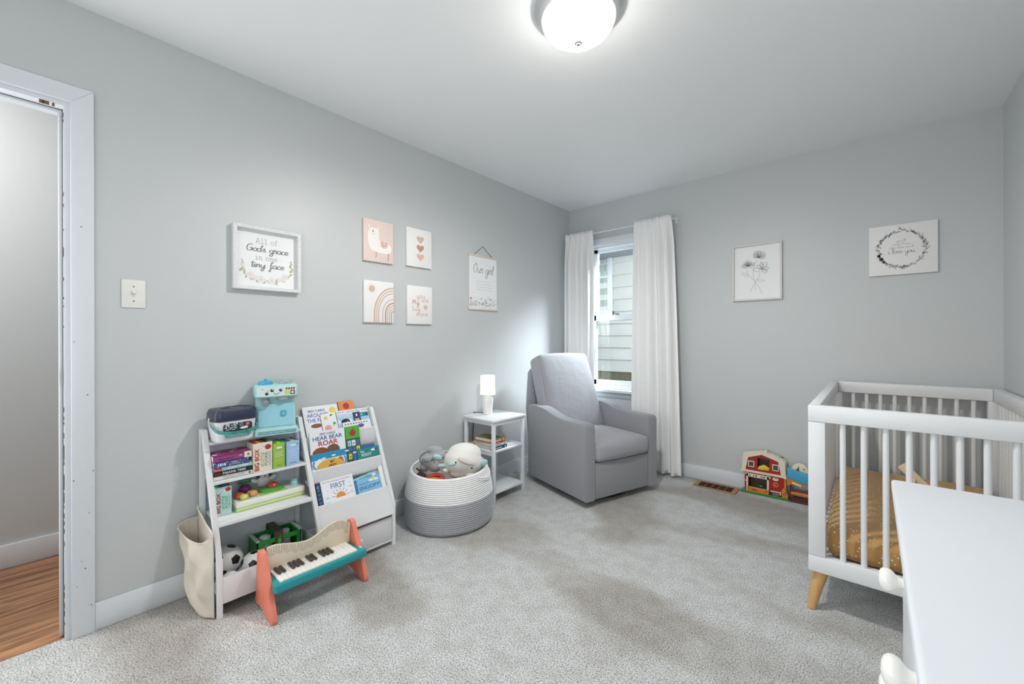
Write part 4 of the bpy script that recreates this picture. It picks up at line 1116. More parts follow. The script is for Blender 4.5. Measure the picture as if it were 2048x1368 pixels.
# ================================================================== lowest compartment: balls, crate, jars
BALLW, BALLK = mat('ball_white', (226, 224, 224), .4, .02, 20, .08, 200, .0006), mat('ball_black', (24, 26, 30), .3, .05, 30)
GR = (1 + 5 ** .5) / 2
ICO = [Vector(v).normalized() for v in ((0, 1, GR), (0, -1, GR), (0, 1, -GR), (0, -1, -GR), (1, GR, 0), (-1, GR, 0), (1, -GR, 0), (-1, -GR, 0), (GR, 0, 1), (-GR, 0, 1), (GR, 0, -1), (-GR, 0, -1))]
def soccer(label, M, r):
    t = thing('soccer_ball', label, 'ball', M, 'soccer balls in the rack')
    bm = bmesh.new(); bmesh.ops.create_icosphere(bm, subdivisions=4, radius=r)
    b = MB(); b.bm(bm, BALLW); b.build('ball_shell', t)
    b = MB()
    for c in ICO:
        near = sorted(ICO, key=lambda q: (q - c).length)[1:6]
        ring = [(c * 2 + q).normalized() for q in near]
        ax = (ring[0] - c * ring[0].dot(c)).normalized(); ay = c.cross(ax)
        ring.sort(key=lambda q: math.atan2(q.dot(ay), q.dot(ax)))
        vs, fs = [tuple(c * (r * 1.006))], []
        K = 4
        for i in range(5):
            p, q = ring[i], ring[(i + 1) % 5]
            p, q = (c + (p - c) * .93).normalized(), (c + (q - c) * .93).normalized()
            base = len(vs)
            for a_ in range(K + 1):
                for b_ in range(a_ + 1):
                    u = a_ / K; w = (b_ / a_) if a_ else 0
                    d_ = (c * (1 - u) + (p * (1 - w) + q * w) * u).normalized()
                    vs.append(tuple(d_ * r * 1.004))
            idx = lambda a_, b_: base + a_ * (a_ + 1) // 2 + b_
            for a_ in range(K):
                for b_ in range(a_ + 1):
                    fs.append((idx(a_, b_), idx(a_ + 1, b_), idx(a_ + 1, b_ + 1)))
                    if b_ < a_: fs.append((idx(a_, b_), idx(a_ + 1, b_ + 1), idx(a_, b_ + 1)))
        b.add(vs, fs, BALLK)
    b.build('pentagon_patch', t)
    return t
soccer('black and white soccer ball against the post of the rack, behind the other one', T(.104, -2.985, .0725 + .0675) @ Euler((.35, .25, .55)).to_matrix().to_4x4(), .067)
soccer('smaller cream soccer ball beside the coral end of the toy piano', T(.214, -2.903, .0725 + .0575) @ Euler((.1, 1.0, .3)).to_matrix().to_4x4(), .057)
t = MB(); t.ell((0, 0, 0), (.036, .036, .036), mat('plush_white', (232, 232, 232), .9, .03, 100)); o = t.build('toy_ball'); o.location = (.235, -3.003, .109)
tag(o, 'small plain white ball in the corner of the rack bin', 'ball')
# green crate
t = thing('toy_crate', 'green toy crate with a brown strap handle in the bottom of the rack', 'toy crate', T(.088, -2.775, .0725))
CG = pl('crategreen', 46, 146, 60); CGD = pl('crategreen_dark', 30, 100, 44); BW = mat('brown_strap', (84, 68, 54), .6)
W_, D_, H_ = .098, .060, .118
b = MB()
b.box((-D_, -W_, .001), (D_, W_, .006), CGD)
for y in (-W_, W_ - .004): b.box((-D_, y, .006), (D_, y + .004, H_), CG)
for x in (-D_, D_ - .004):
    b.box((x, -W_, .006), (x + .004, W_, .06), CG); b.box((x, -W_, .096), (x + .004, W_, H_), CG)
    for y in (-W_, -.01, W_ - .02): b.box((x, y, .06), (x + .004, y + .02, .096), CG)
b.build('crate_body', t)
for y in (-W_ - .004, W_ - .012):
    b = MB(); b.box((-D_ - .002, y, H_), (D_ + .002, y + .016, H_ + .008), mat('crate_rim', (176, 206, 186), .4), bev=.002); b.build('rim', t)
b = MB(); b.box((-D_ - .006, -.020, .06), (-D_ - .0005, .014, H_ + .028), BW, bev=.003); b.box((D_ + .0005, -.020, .06), (D_ + .006, .014, H_ + .028), BW, bev=.003); b.box((-D_ - .006, -.020, H_ + .022), (D_ + .006, .014, H_ + .03), BW, bev=.003)
b.leaf(.0, 0, .01, .005, 0, GRN, axes((D_ + .0065, -.003, H_), (0, 1, 0), (0, 0, 1), (1, 0, 0))); b.disc(0, -.02, .008, GRN, axes((D_ + .0065, -.003, H_), (0, 1, 0), (0, 0, 1), (1, 0, 0)), ry=.014)
b.build('strap_handle', t)
for y, r, lab in ((-.046, .030, 'wide frosted toy jar in the green crate, beside the soccer ball'), (.046, .024, 'narrow frosted toy jar in the green crate behind the strap')):
    j = thing('toy_jar', lab, 'jar', T(.088, -2.775 + y, .0795), 'jars in the crate')
    b = MB(); b.lathe([(0, 0), (r, 0), (r, .070), (r * .8, .082), (r * .8, .092)], mat('frosted_jar', (206, 210, 220), .35), n=28); b.build('jar_body', j)
    b = MB(); b.lathe([(0, .0925), (r * .86, .0925), (r * .86, .105), (r * .7, .109), (0, .110)], mat('jar_lid', (222, 226, 232), .35), n=28); b.build('lid', j)

# ================================================================== toy piano
CORAL = mat('coral_wood', (232, 132, 108), .45, .03, 25); PIW = mat('birch_cream', (222, 210, 188), .5, .06, 14, stretch=(1, .2, 1)); TEALP = mat('piano_teal', (32, 146, 152), .32, .02, 15)
IVORY = mat('ivory_key', (236, 234, 228), .3, .01, 30); EBON = mat('ebony_key', (62, 52, 44), .4, .1, 60)
pn = thing('toy_piano', 'small wooden toy piano with coral ends and teal keyboard in front of the rack', 'toy piano', T(.335, -2.725, 0))
side = [(-.012, .030), (.005, .018), (.040, .026), (.075, .020), (.100, .010), (.130, .0), (.165, .0005), (.180, .006), (.178, .03), (.160, .075), (.128, .14), (.095, .19), (.070, .235), (.058, .252), (.040, .256), (.022, .252), (.012, .235), (.006, .18), (.0, .12), (-.004, .07)]
side2 = catmull([(p[0], p[1], 0) for p in side], 3, True)
for y in (-.211, .186):
    b = MB(); b.prism([(p.x, max(p.y, .0008)) for p in side2], 0, .022, CORAL, axes((0, y + .022, 0), (1, 0, 0), (0, 0, 1), (0, -1, 0)), .003); b.build('end_panel', pn)
# music board with a wavy top edge
wave = [(-.185, .262), (-.150, .264), (-.105, .252), (-.063, .240), (-.012, .234), (.035, .250), (.085, .272), (.125, .276), (.160, .262), (.184, .245)]
wv = catmull([(p[0], p[1], 0) for p in wave], 4)
b = MB(); MBrd = axes((.030, 0, 0), (0, 1, 0), (.06, 0, 1), (1, 0, -.06))
b.prism([(.1845, .10)] + [(p.x, p.y) for p in reversed(wv)] + [(-.1885, .10)], 0, .010, PIW, MBrd, .0015)
LINE = mat('engraved_line', (176, 158, 138), .7)
def wz(y):
    for p, q in zip(wv, wv[1:]):
        if p.x <= y <= q.x: return p.y + (q.y - p.y) * (y - p.x) / max(q.x - p.x, 1e-6)
    return .25
for k in range(11):
    y = -.166 + k * .0325
    for r in (.004, .009, .0145):
        d_ = .028 - .4 * (k % 3) * .004
        pts = [(y + r * math.cos(q), wz(y) - d_ - r * .9 * math.sin(q)) for q in (PI * i / 8 for i in range(9))]
        pts = [(y + r, wz(y + r) - .0015)] + pts + [(y - r, wz(y - r) - .0015)]
        b.stroke(pts, .0014, LINE, MBrd, .0105, n=1, smooth=False)
b.stroke([(.158, .205), (.158, .222), (.166, .222), (.166, .214), (.158, .213), (.169, .212), (.169, .204), (.158, .204)], .0014, mat('engraved_dark', (130, 112, 94), .7), MBrd, .0106, n=1, smooth=False)
b.build('music_board', pn)
b = MB()
out = [(.022, -.1885), (.1205, -.1885), (.150, -.198), (.168, -.198), (.178, -.190), (.178, .196), (.168, .205), (.150, .205), (.112, .1855), (.022, .1855)]
b.prism(out, .118, .150, TEALP, T(0, 0, 0), .004)
b.ell((.135, .192, .150), (.010, .007, .003), P_MINT); b.build('keyboard_body', pn)
kk = 18; ky0, ky1 = -.172, .164
kw = (ky1 - ky0) / kk
for k in range(kk):
    b = MB(); b.box((.045, ky0 + k * kw + .0004, .1495), (.160, ky0 + (k + 1) * kw - .0004, .1575), IVORY, bev=.001, seg=1); b.build('white_key', pn)
for k in (1, 2, 4, 5, 6, 8, 9, 11, 12, 13):
    y = ky0 + (k) * kw
    b = MB(); b.box((.045, y - .0062, .158), (.107, y + .0062, .1665), EBON, bev=.0015, seg=1); b.build('black_key', pn)
b = MB(); b.box((.034, -.188, .1505), (.0445, .185, .166), mat('key_rail', (150, 146, 140), .5)); b.build('key_rail', pn)

# ================================================================== soft toys in the basket
PLW = mat('plush_cream', (234, 232, 228), .95, .03, 60, .3, 160, .003, sheen=.4); PLG = mat('plush_grey', (158, 160, 164), .95, .05, 60, .3, 160, .003, sheen=.4)
PLT = mat('plush_aqua', (176, 212, 214), .95, .04, 60, .3, 160, .003, sheen=.3); PLB = mat('plush_beige', (206, 200, 194), .95, .04, 60, .3, 160, .003, sheen=.3); PLY = mat('plush_buttermilk', (226, 222, 196), .95, .04, 60, .3, 160, .003)
t = thing('plush_toy', 'round cream plush animal with pale aqua fins lying on top of the basket', 'plush toy', T(.376, -1.790, .372), 'soft toys in the basket')
rv = axes((0, 0, 0), (.754, .657, 0), (.2, -.23, .95), (.657, -.754, -.05))  # facing the room
rv = rv.to_3x3(); 
def V3(x, y, z): return tuple(rv @ Vector((x, y, z)))      # x right, y up, z to the viewer
RV4 = rv.to_4x4()
b = MB(); b.ell((0, 0, 0), (.120, .110, .100), PLW, M=RV4, n=36, k=24); b.ell((.01, .055, -.02), (.105, .07, .09), PLW, M=RV4, n=32, k=20); b.ell((.0, -.06, .01), (.10, .055, .085), PLW, M=RV4, n=32, k=20)
b.build('body', t, mods=[remesh(.006, 8)])
b = MB(); b.ell((.030, .034, .078), (.056, .020, .030), PLB, M=RV4 , rot=RZ(-24), n=24, k=14); b.build('brow_patch', t)
b = MB(); b.ell((-.050, .020, .082), (.030, .012, .020), PLT, M=RV4, rot=RZ(12)); b.build('cheek_patch', t)
for x, y in ((-.030, .036), (.066, -.004)):
    b = MB(); b.ell((x, y, .103), (.0055, .006, .004), TXTK, M=RV4, n=12, k=8); b.build('eye', t)
for c, r, ro, m, nm in (((.126, -.004, .012), (.034, .024, .016), 30, PLT, 'fin'), ((-.124, -.012, .045), (.030, .016, .014), 8, PLT, 'fin'), ((-.098, -.038, .07), (.020, .016, .014), -20, PLY, 'foot'), ((.066, -.064, .094), (.040, .018, .016), -10, PLY, 'foot')):
    b = MB(); b.ell(c, r, m, M=RV4, rot=RZ(ro)); b.build(nm, t)
t = thing('plush_toy', 'floppy grey plush elephant with pale ears beside the cream plush in the basket', 'plush toy', T(.208, -1.918, .362) @ SCL(.86, .86, .86), 'soft toys in the basket')
b = MB()
for c, r in (((0, .0, 0), (.062, .052, .05)), ((-.042, -.035, .01), (.036, .034, .036)), ((.035, -.030, .015), (.046, .042, .042)), ((-.01, .035, .01), (.05, .035, .04)), ((.05, .05, -.03), (.07, .036, .05)), ((.03, .085, -.06), (.06, .03, .05))):
    b.ell(c, r, PLG, M=RV4, n=28, k=18)
b.build('body', t, mods=[remesh(.0055, 6)])
b = MB(); b.ell((.062, .052, .020), (.036, .026, .022), PLT, M=RV4, rot=RZ(-20)); b.build('ear', t)
b = MB(); b.ell((.06, .0, .022), (.020, .036, .012), mat('plush_tan', (212, 204, 192), .95), M=RV4, rot=RZ(25)); b.build('inner_ear', t)
b = MB(); b.ell((.026, .040, .043), (.003, .012, .003), TXTK, M=RV4, rot=RZ(-30), n=10, k=8); b.build('eye', t)
b = MB(); b.tube(catmull([V3(-.052, .0, .03), V3(-.072, .03, .0), V3(-.056, .062, -.02), V3(-.01, .088, -.03), V3(.05, .098, -.05)], 6), .006, mat('plush_grey_dark', (132, 132, 130), .95), n=8); b.build('trunk', t)
# small bright toys below them
t = thing('plush_acorn', 'dark brown acorn-shaped toy with a red rim near the basket handle', 'toy', T(.198, -1.982, .262))
DBR = mat('fuzzy_brown', (64, 48, 38), .95, .2, 80); REDP = pl('redtoy', 196, 66, 52); ORGP = pl('orangetoy', 224, 138, 74)
b = MB(); b.lathe([(0, .062), (.006, .06), (.02, .048), (.038, .028), (.042, .012), (.036, .004)], DBR, M=I4, n=24); b.tube([(0, 0, .058), (-.018, -.02, .08)], [.006, .004], DBR); b.build('cap', t)
b = MB(); b.lathe([(0, -.03), (.024, -.024), (.038, -.004), (.041, .008), (.034, .014)], REDP, n=24); b.build('rim', t)
b = MB(); b.disc(0, 0, .026, CVW, axes(V3(0, -.005, .042), tuple(rv.col[0]), tuple(rv.col[1]), tuple(rv.col[2])), ry=.012); b.build('face_patch', t)
t = thing('toy_ring', 'orange-red plastic toy ring below the grey plush in the basket', 'toy', T(.300, -1.962, .285))
b = MB(); b.tube([(.058 * math.cos(q) , .058 * math.sin(q) * .9, .014 * math.sin(q)) for q in (2 * PI * i / 36 for i in range(37))], .0125, REDP, n=12, caps=False); b.build('ring', t)
b = MB(); b.ell((.0, .0, .0), (.036, .034, .014), ORGP); b.build('centre', t)
t = thing('toy_block', 'orange and brown toy block between the ring and the cream plush', 'toy', T(.402, -1.905, .258) @ RZ(25))
b = MB(); b.box((-.028, -.032, -.02), (.028, .032, .030), ORGP, bev=.006); b.build('block', t)
b = MB(); b.box((-.030, -.004, -.015), (.030, .004, .0325), mat('plastic_darkbrown', (92, 50, 36), .4), bev=.001); b.build('band', t)
t = thing('ringed_toy', 'dark purple ringed toy next to the orange block in the basket', 'toy', T(.440, -1.945, .278))
b = MB(); b.lathe([(.0, -.01), (.020, -.01), (.023, 0), (.020, .01), (.010, .012), (0, .012)], pl('darkplum', 72, 46, 60), M=axes((0, 0, 0), (.754, .657, 0), (0, 0, 1), (.657, -.754, 0)), n=24); b.build('outer_ring', t)
b = MB(); b.disc(0, 0, .010, pl('mauve', 150, 120, 150), axes((.013 * .657, -.013 * .754, 0), (.754, .657, 0), (0, 0, 1), (.657, -.754, 0))); b.build('hub', t)
o = MB().ell((0, 0, 0), (.020, .020, .018), pl('limeball', 170, 206, 84)).build('toy_ball'); o.location = (.476, -1.894, .262); tag(o, 'lime green ball at the foot of the cream plush in the basket', 'ball')
b = MB()
rnd = random.Random(4)
t = thing('toy_bag', 'dark red fabric toy filling the bottom of the basket under the others', 'toy', T(.284, -1.82, .10))
b.lathe([(0, -.085), (.19, -.08), (.205, 0), (.190, .08), (.12, .105), (0, .11)], mat('fabric_maroon', (96, 40, 38), .9, .4, 30, .5, 40, .01), n=32); b.build('body', t)
# ================================================================== crib
CRW = mat('crib_white', (230, 232, 234), .35, .012, 10)
OAK = mat('oak_leg', (206, 162, 106), .45, .12, 12, stretch=(8, 8, 1))
CX0, CX1, CY0, CY1, CZ = 2.112, 2.858, -1.402, -.058, .86
cr = thing('crib', 'white baby crib with round slats and oak legs in the corner by the back wall', 'crib', T((CX0 + CX1) / 2, (CY0 + CY1) / 2, 0))
OX, OY = (CX0 + CX1) / 2, (CY0 + CY1) / 2
hx, hy = (CX1 - CX0) / 2, (CY1 - CY0) / 2
def cb(name, lo, hi, bev=.004):
    b = MB(); b.box(lo, hi, CRW, bev=bev); return b.build(name, cr)
TH = .038
for s_ in (-1, 1):   # long rails
    cb('top_rail', (s_ * hx - (TH if s_ > 0 else 0), -hy, .792), (s_ * hx + (TH if s_ < 0 else 0), hy, CZ))
    cb('bottom_rail', (s_ * hx - (TH if s_ > 0 else 0), -hy, .163), (s_ * hx + (TH if s_ < 0 else 0), hy, .229))
for s_ in (-1, 1):   # end rails
    y0, y1 = (-hy, -hy + TH) if s_ < 0 else (hy - TH, hy)
    cb('top_rail', (-hx + TH + .0005, y0, .792), (hx - TH - .0005, y1, CZ)) if s_ > 0 else cb('top_rail', (-hx - .0006, y0 - .0008, .792), (hx + .0006, y1, CZ + .0006))
    cb('bottom_rail', (-hx + TH + .0005, y0, .163), (hx - TH - .0005, y1, .229)) if s_ > 0 else cb('bottom_rail', (-hx - .0006, y0 - .0008, .163), (hx + .0006, y1, .2294))
for sx_ in (-1, 1):
    for sy_ in (-1, 1):
        x0, x1 = sorted((sx_ * hx, sx_ * (hx - .058))); y0, y1 = sorted((sy_ * hy, sy_ * (hy - .05)))
        cb('corner_post', (x0, y0, .2297), (x1, y1, .7915), .003)
for k in range(9):
    x = 2.2262 + .0654 * k - OX
    for y in (-hy + .019, hy - .019):
        b = MB(); b.tube([(x, y, .2297), (x, y, .7915)], .0102, CRW, n=14); b.build('slat', cr)
for k in range(17):
    y = -hy + .105 + k * (2 * hy - .21) / 16
    for x in (-hx + .019, hx - .019):
        b = MB(); b.tube([(x, y, .2297), (x, y, .7915)], .0102, CRW, n=12); b.build('slat', cr)
for sx_ in (-1, 1):
    for sy_ in (-1, 1):
        x, y = sx_ * (hx - .045), sy_ * (hy - .045)
        b = MB(); b.tube([(x, y, .1625), (x - .0 + sx_ * .018, y + sy_ * .018, .10), (x + sx_ * .036, y + sy_ * .034, .0015)], [.0255, .0225, .0150], OAK, n=20); b.build('leg', cr)
b = MB(); b.box((-hx + .045, -hy + .045, .186), (hx - .045, hy - .045, .198), CRW)
b.build('mattress_support', cr)
b = MB()
for x, y in ((hx - .058, hy - .02), (hx - .058, hy - .035), (-hx + .058, hy - .02)):
    for z in (.34, .38, .45, .52, .59): b.disc(0, 0, .004, GAP, T(x - .0006 * (1 if x > 0 else -1), y, z) @ RY(-90 if x > 0 else 90), n=10)
b.build('bolt_hole', cr)

def dotted(name, base, dot, scale, rad):
    m = bpy.data.materials.new(name); m.use_nodes = True
    nt = m.node_tree; N, L = nt.nodes, nt.links; p = N['Principled BSDF']
    tc = N.new('ShaderNodeTexCoord'); v = N.new('ShaderNodeTexVoronoi'); v.inputs['Scale'].default_value = scale; v.inputs['Randomness'].default_value = .75
    L.new(tc.outputs['Object'], v.inputs['Vector'])
    cmp_ = N.new('ShaderNodeMath'); cmp_.operation = 'LESS_THAN'; cmp_.inputs[1].default_value = rad
    L.new(v.outputs['Distance'], cmp_.inputs[0])
    mx = N.new('ShaderNodeMix'); mx.data_type = 'RGBA'; mx.inputs['A'].default_value = rgb(*base); mx.inputs['B'].default_value = rgb(*dot)
    L.new(cmp_.outputs[0], mx.inputs['Factor']); L.new(mx.outputs['Result'], p.inputs['Base Color'])
    nz = N.new('ShaderNodeTexNoise'); nz.inputs['Scale'].default_value = 7; L.new(tc.outputs['Object'], nz.inputs['Vector'])
    bp = N.new('ShaderNodeBump'); bp.inputs['Strength'].default_value = .35; bp.inputs['Distance'].default_value = .02; L.new(nz.outputs['Fac'], bp.inputs['Height']); L.new(bp.outputs['Normal'], p.inputs['Normal'])
    p.inputs['Roughness'].default_value = .9; p.inputs['Sheen Weight'].default_value = .2
    return m
SHEET = dotted('mustard_dotted_sheet', (188, 146, 88), (236, 226, 204), 54, .185)
mt = thing('crib_mattress', 'crib mattress in a mustard brown fitted sheet with small white dots', 'mattress', T(OX, OY, 0))
b = MB()
def wob(co, n):
    k = max(0, 1 - abs(n[2])) if abs(n[2]) < 1 else 0
    co = Vector(co)
    if n[2] > .6:
        co.z += .004 * math.sin(co.x * 21) * math.cos(co.y * 13) - .012 * max(0, abs(n[1]) - .85) / .15 * (.6 + .4 * math.sin(co.x * 26))
    if n[1] < -.9 or n[0] < -.9: co.y += .004 * math.sin(co.x * 45) ; co.x += .003 * math.sin(co.y * 40)
    return co
b.soft((-.316, -.600, .2125), (.316, .600, .328), SHEET, bev=.03, puff=.012, cuts=14, fn=wob)
b.build('fitted_sheet', mt, ang=80)

wt = thing('wooden_toy', 'pale wooden toy plank tilted on a peg, standing on the crib mattress', 'toy', T(2.46, -.72, .351))
BIR = mat('pale_birch', (222, 200, 168), .5, .06, 14); BIR2 = mat('birch_end', (238, 214, 180), .5, .04, 14)
b = MB(); b.box((-.019, -.012, 0), (.019, .012, .215), BIR, M=T(.115, 0, .004) @ RY(-44), bev=.006); b.build('plank', wt)
b = MB(); b.box((-.012, -.020, .0015), (.014, .014, .105), BIR2, M=T(.0, -.016, 0), bev=.002); b.build('peg', wt)

# ================================================================== dresser right below the camera
DRW = mat('dresser_white', (220, 224, 230), .30, .01, 8)
PORK = mat('porcelain_knob', (236, 236, 230), .18, .01, 20, spec=.6)
DX, DYA, DYB, DTOP = 2.346, -2.376, -3.26, .85
dz = thing('dresser', 'white chest of drawers with round porcelain knobs beyond the foot of the crib', 'dresser', T(2.60, (DYA + DYB) / 2, 0))
ox, oy = 2.60, (DYA + DYB) / 2
def L_(x, y, z): return (x - ox, y - oy, z)
b = MB(); b.box(L_(DX, DYB, DTOP - .022), L_(2.866, DYA, DTOP), DRW, bev=.006, seg=3); b.build('top_panel', dz)
FX = 2.366
b = MB(); b.box(L_(FX + .004, DYB + .014, .10), L_(2.862, DYA - .014, DTOP - .0225), DRW, bev=.002); b.build('carcass', dz)
for z0, z1 in ((.68, .815), (.495, .672), (.310, .487), (.125, .302)):
    b = MB(); b.box(L_(FX - .004, DYB + .03, z0), L_(FX + .0035, DYA - .03, z1), DRW, bev=.003)
    d_ = b.build('drawer', dz)
    for y in (-2.668, -2.905):
        zc = .764 if z0 > .6 else (z0 + z1) / 2 + .014
        b = MB(); b.lathe([(0, 0), (.0115, 0), (.0105, .003), (.0078, .008), (.0072, .013), (.0095, .0175), (.0135, .021), (.0162, .0245), (.0172, .0285), (.0166, .0325), (.0135, .0362), (.0075, .0385), (0, .039)], PORK, M=T(*L_(FX - .0042, y, zc)) @ RY(-90), n=36); b.build('knob', d_, ang=80)
for x in (FX + .01, 2.82):
    for y in (DYA - .05, DYB + .02):
        b = MB(); b.box(L_(x, y, .0015), L_(x + .03, y + .03, .0995), DRW, bev=.003); b.build('leg', dz)

# ================================================================== toy barn by the back wall
fm = thing('toy_barn', 'red toy barn with cream roof and green base on the carpet by the back wall', 'toy', T(1.73, -.085, 0) @ axes((0, 0, 0), (1, 0, 0), (0, 0, 1), (0, -1, 0)))
B_RED, B_CRM, B_GRN, B_YEL = pl('barn_red', 166, 32, 36), pl('barn_cream', 232, 222, 200), pl('barn_green', 44, 138, 52), pl('hay', 226, 194, 44)
B_ORG, B_BRN, B_BLU, B_DK = pl('barn_orange', 206, 132, 52), pl('barn_brown', 92, 44, 36), pl('barn_blue', 66, 168, 206), pl('barn_dark', 84, 74, 60)
b = MB(); b.box((-.155, .0008, -.062), (.148, .015, .012), B_GRN, bev=.002); b.build('base', fm)
gx = -.01
red = [(-.125, .165), (-.106, .263), (-.018, .296), (.083, .264), (.104, .165)]
b = MB()
b.prism([(-.128, .0155), (-.128, .152), (.128, .152), (.128, .0155)], -.014, 0, B_RED) if False else None
for x0, x1, y0, y1 in ((-.130, -.105, .0155, .160), (.020, .118, .0155, .160), (-.105, .020, .128, .160)):
    b.box((x0, y0, -.012), (x1, y1, -.002), B_RED)
b.box((-.13, .0155, -.060), (-.12, .16, -.012), B_RED); b.box((.108, .0155, -.060), (.118, .16, -.012), B_RED)
# upper gable with loft opening
for poly in ([(-.125, .165), (-.106, .263), (-.047, .285), (-.047, .165)], [(.028, .165), (.028, .282), (.083, .264), (.104, .165)], [(-.047, .268), (-.047, .285), (-.018, .296), (.028, .282), (.028, .268)], [(-.047, .165), (-.047, .186), (.028, .186), (.028, .165)]):
    b.prism(poly, -.012, -.002, B_RED)
b.build('barn_wall', fm)
b = MB(); b.box((-.118, .0155, -.060), (.106, .29, -.056), B_DK); b.build('inner_wall', fm)
b = MB()
outer = [(-.150, .155), (-.143, .200), (-.141, .262), (-.136, .290), (-.080, .300), (-.018, .316), (.050, .300), (.112, .272), (.124, .262), (.130, .160)]
inner = [(-.122, .170), (-.106, .263), (-.018, .296), (.083, .264), (.101, .170)]
def ringp(a_, b_): pass
# gable board: left slope, right slope, bottom band
for poly in ([(-.150, .155), (-.141, .262), (-.136, .290), (-.106, .263), (-.123, .170), (-.123, .155)], [(-.136, .290), (-.080, .302), (-.018, .316), (-.018, .296), (-.106, .263)], [(-.018, .296), (-.018, .316), (.050, .302), (.112, .275), (.083, .264)], [(.083, .264), (.112, .275), (.124, .262), (.131, .155), (.102, .155), (.101, .170)], [(-.123, .155), (-.123, .170), (.102, .170), (.102, .155)]):
    b.prism(poly, -.004, .006, B_CRM)
b.box((-.155, .150, -.004), (-.140, .166, .009), B_CRM, bev=.002); b.box((.116, .150, -.004), (.134, .166, .009), B_CRM, bev=.002)
b.build('gable_trim', fm)
b = MB()   # roof shell behind the gable board
rp = [(-.150, .262), (-.136, .292), (-.080, .304), (-.018, .318), (.055, .302), (.116, .274), (.128, .262)]
for (xa, za), (xb, zb) in zip(rp, rp[1:]):
    b.prism([(xa, za - .006), (xa, za), (xb, zb), (xb, zb - .006)], -.060, -.0045, B_CRM)
b.box((-.146, .160, -.060), (-.138, .262, -.0045), B_CRM); b.box((.119, .160, -.060), (.127, .262, -.0045), B_CRM)
b.box((-.010, .312, -.058), (.014, .324, -.004), B_CRM, bev=.003); b.build('roof', fm)
for x, z in ((-.0865, .217), (.067, .2175)):
    b = MB(); w_ = .0205
    for lo, hi in (((x - w_, z - .022, -.002), (x - w_ + .006, z + .022, .004)), ((x + w_ - .006, z - .022, -.002), (x + w_, z + .022, .004)), ((x - w_, z + .016, -.002), (x + w_, z + .023, .004)), ((x - w_, z - .023, -.002), (x + w_, z - .017, .004))): b.box(lo, hi, B_CRM, bev=.001)
    f = b.build('window', fm)
    b = MB(); b.rect(x - .014, z - .016, x + .014, z + .016, B_DK, z=-.0012); b.build('pane', f)
b = MB()
for x, y, r in ((-.022, .198, .020), (-.004, .206, .022), (.012, .200, .018), (-.034, .193, .012)): b.ell((x, y, -.004), (r, r * .85, .014), B_YEL)
b.box((-.043, .1865, -.014), (.027, .197, .008), B_YEL, bev=.004); b.build('hay_pile', fm)
b = MB()
for lo, hi in (((-.118, .016, -.001), (-.106, .150, .006)), ((.014, .016, -.001), (.026, .150, .006)), ((-.118, .122, -.001), (.026, .146, .006)), ((-.126, .135, -.001), (-.117, .147, .005)), ((-.126, .085, -.001), (-.117, .093, .005)), ((.026, .132, -.001), (.036, .147, .005))): b.box(lo, hi, B_CRM, bev=.001)
for x, w_ in ((-.095, .012), (-.070, .007), (-.055, .006), (-.022, .012), (-.004, .010)): b.disc(x, .134, w_ * .7, TXTK if w_ < .012 else GREY, z=.0065, ry=.005)
b.rect(-.053, .130, -.049, .143, TXTK, z=.0066); b.build('door_frame', fm)
b = MB(); b.box((-.112, .0158, -.040), (.026, .020, .010), B_ORG); b.box((-.112, .0158, .004), (.026, .052, .0105), B_ORG, bev=.003); b.leaf(-.09, .034, .05, .008, -.05, B_BRN, z=.011); b.disc(.01, .036, .004, B_BRN, z=.011); b.disc(-.10, .04, .003, B_BRN, z=.011); b.build('trough', fm)
b = MB(); b.ell((-.028, .058, -.020), (.018, .008, .010), pl('teal_toy', 40, 112, 120)); b.build('trough_animal', fm)
b = MB(); b.disc(.066, .135, .019, B_CRM, z=-.0012, ry=.012); b.disc(.067, .139, .007, B_DK, z=-.0008); b.disc(.066, .137, .005, B_CRM, z=-.0004, ry=.004); b.build('hen_sticker', fm)
b = MB(); b.disc(.066, .096, .018, B_ORG, z=-.0012); b.disc(.066, .096, .012, B_DK, z=-.0008, ry=.009); b.disc(.064, .094, .006, B_ORG, z=-.0004); b.build('round_sticker', fm)
b = MB()
for lo, hi in (((.036, .0155, .0), (.042, .048, .006)), ((.094, .0155, .0), (.100, .052, .006)), ((.036, .044, .0), (.100, .050, .006))): b.box(lo, hi, B_CRM, bev=.001)
b.rect(.042, .016, .094, .044, pl('gate_grey', 110, 116, 96), z=.001)
b.disc(.037, .03, .009, TXTK, z=.0065, ry=.013); b.disc(.096, .03, .008, TXTK, z=.0065, ry=.013); b.disc(.096, .036, .005, B_CRM, z=.007, ry=.006); b.build('gate', fm)
b = MB(); b.prism([(.104, .0156), (.104, .066), (.112, .082), (.124, .082), (.136, .062), (.144, .036), (.140, .0156)], -.004, .010, B_ORG, None, .003)
b.disc(.128, .055, .006, B_RED, z=.0104); b.disc(.118, .04, .005, B_RED, z=.0104); b.build('hay_cart', fm)
b = MB(); b.box((.118, .02, -.012), (.130, .158, -.002), B_ORG); b.build('side_post', fm)

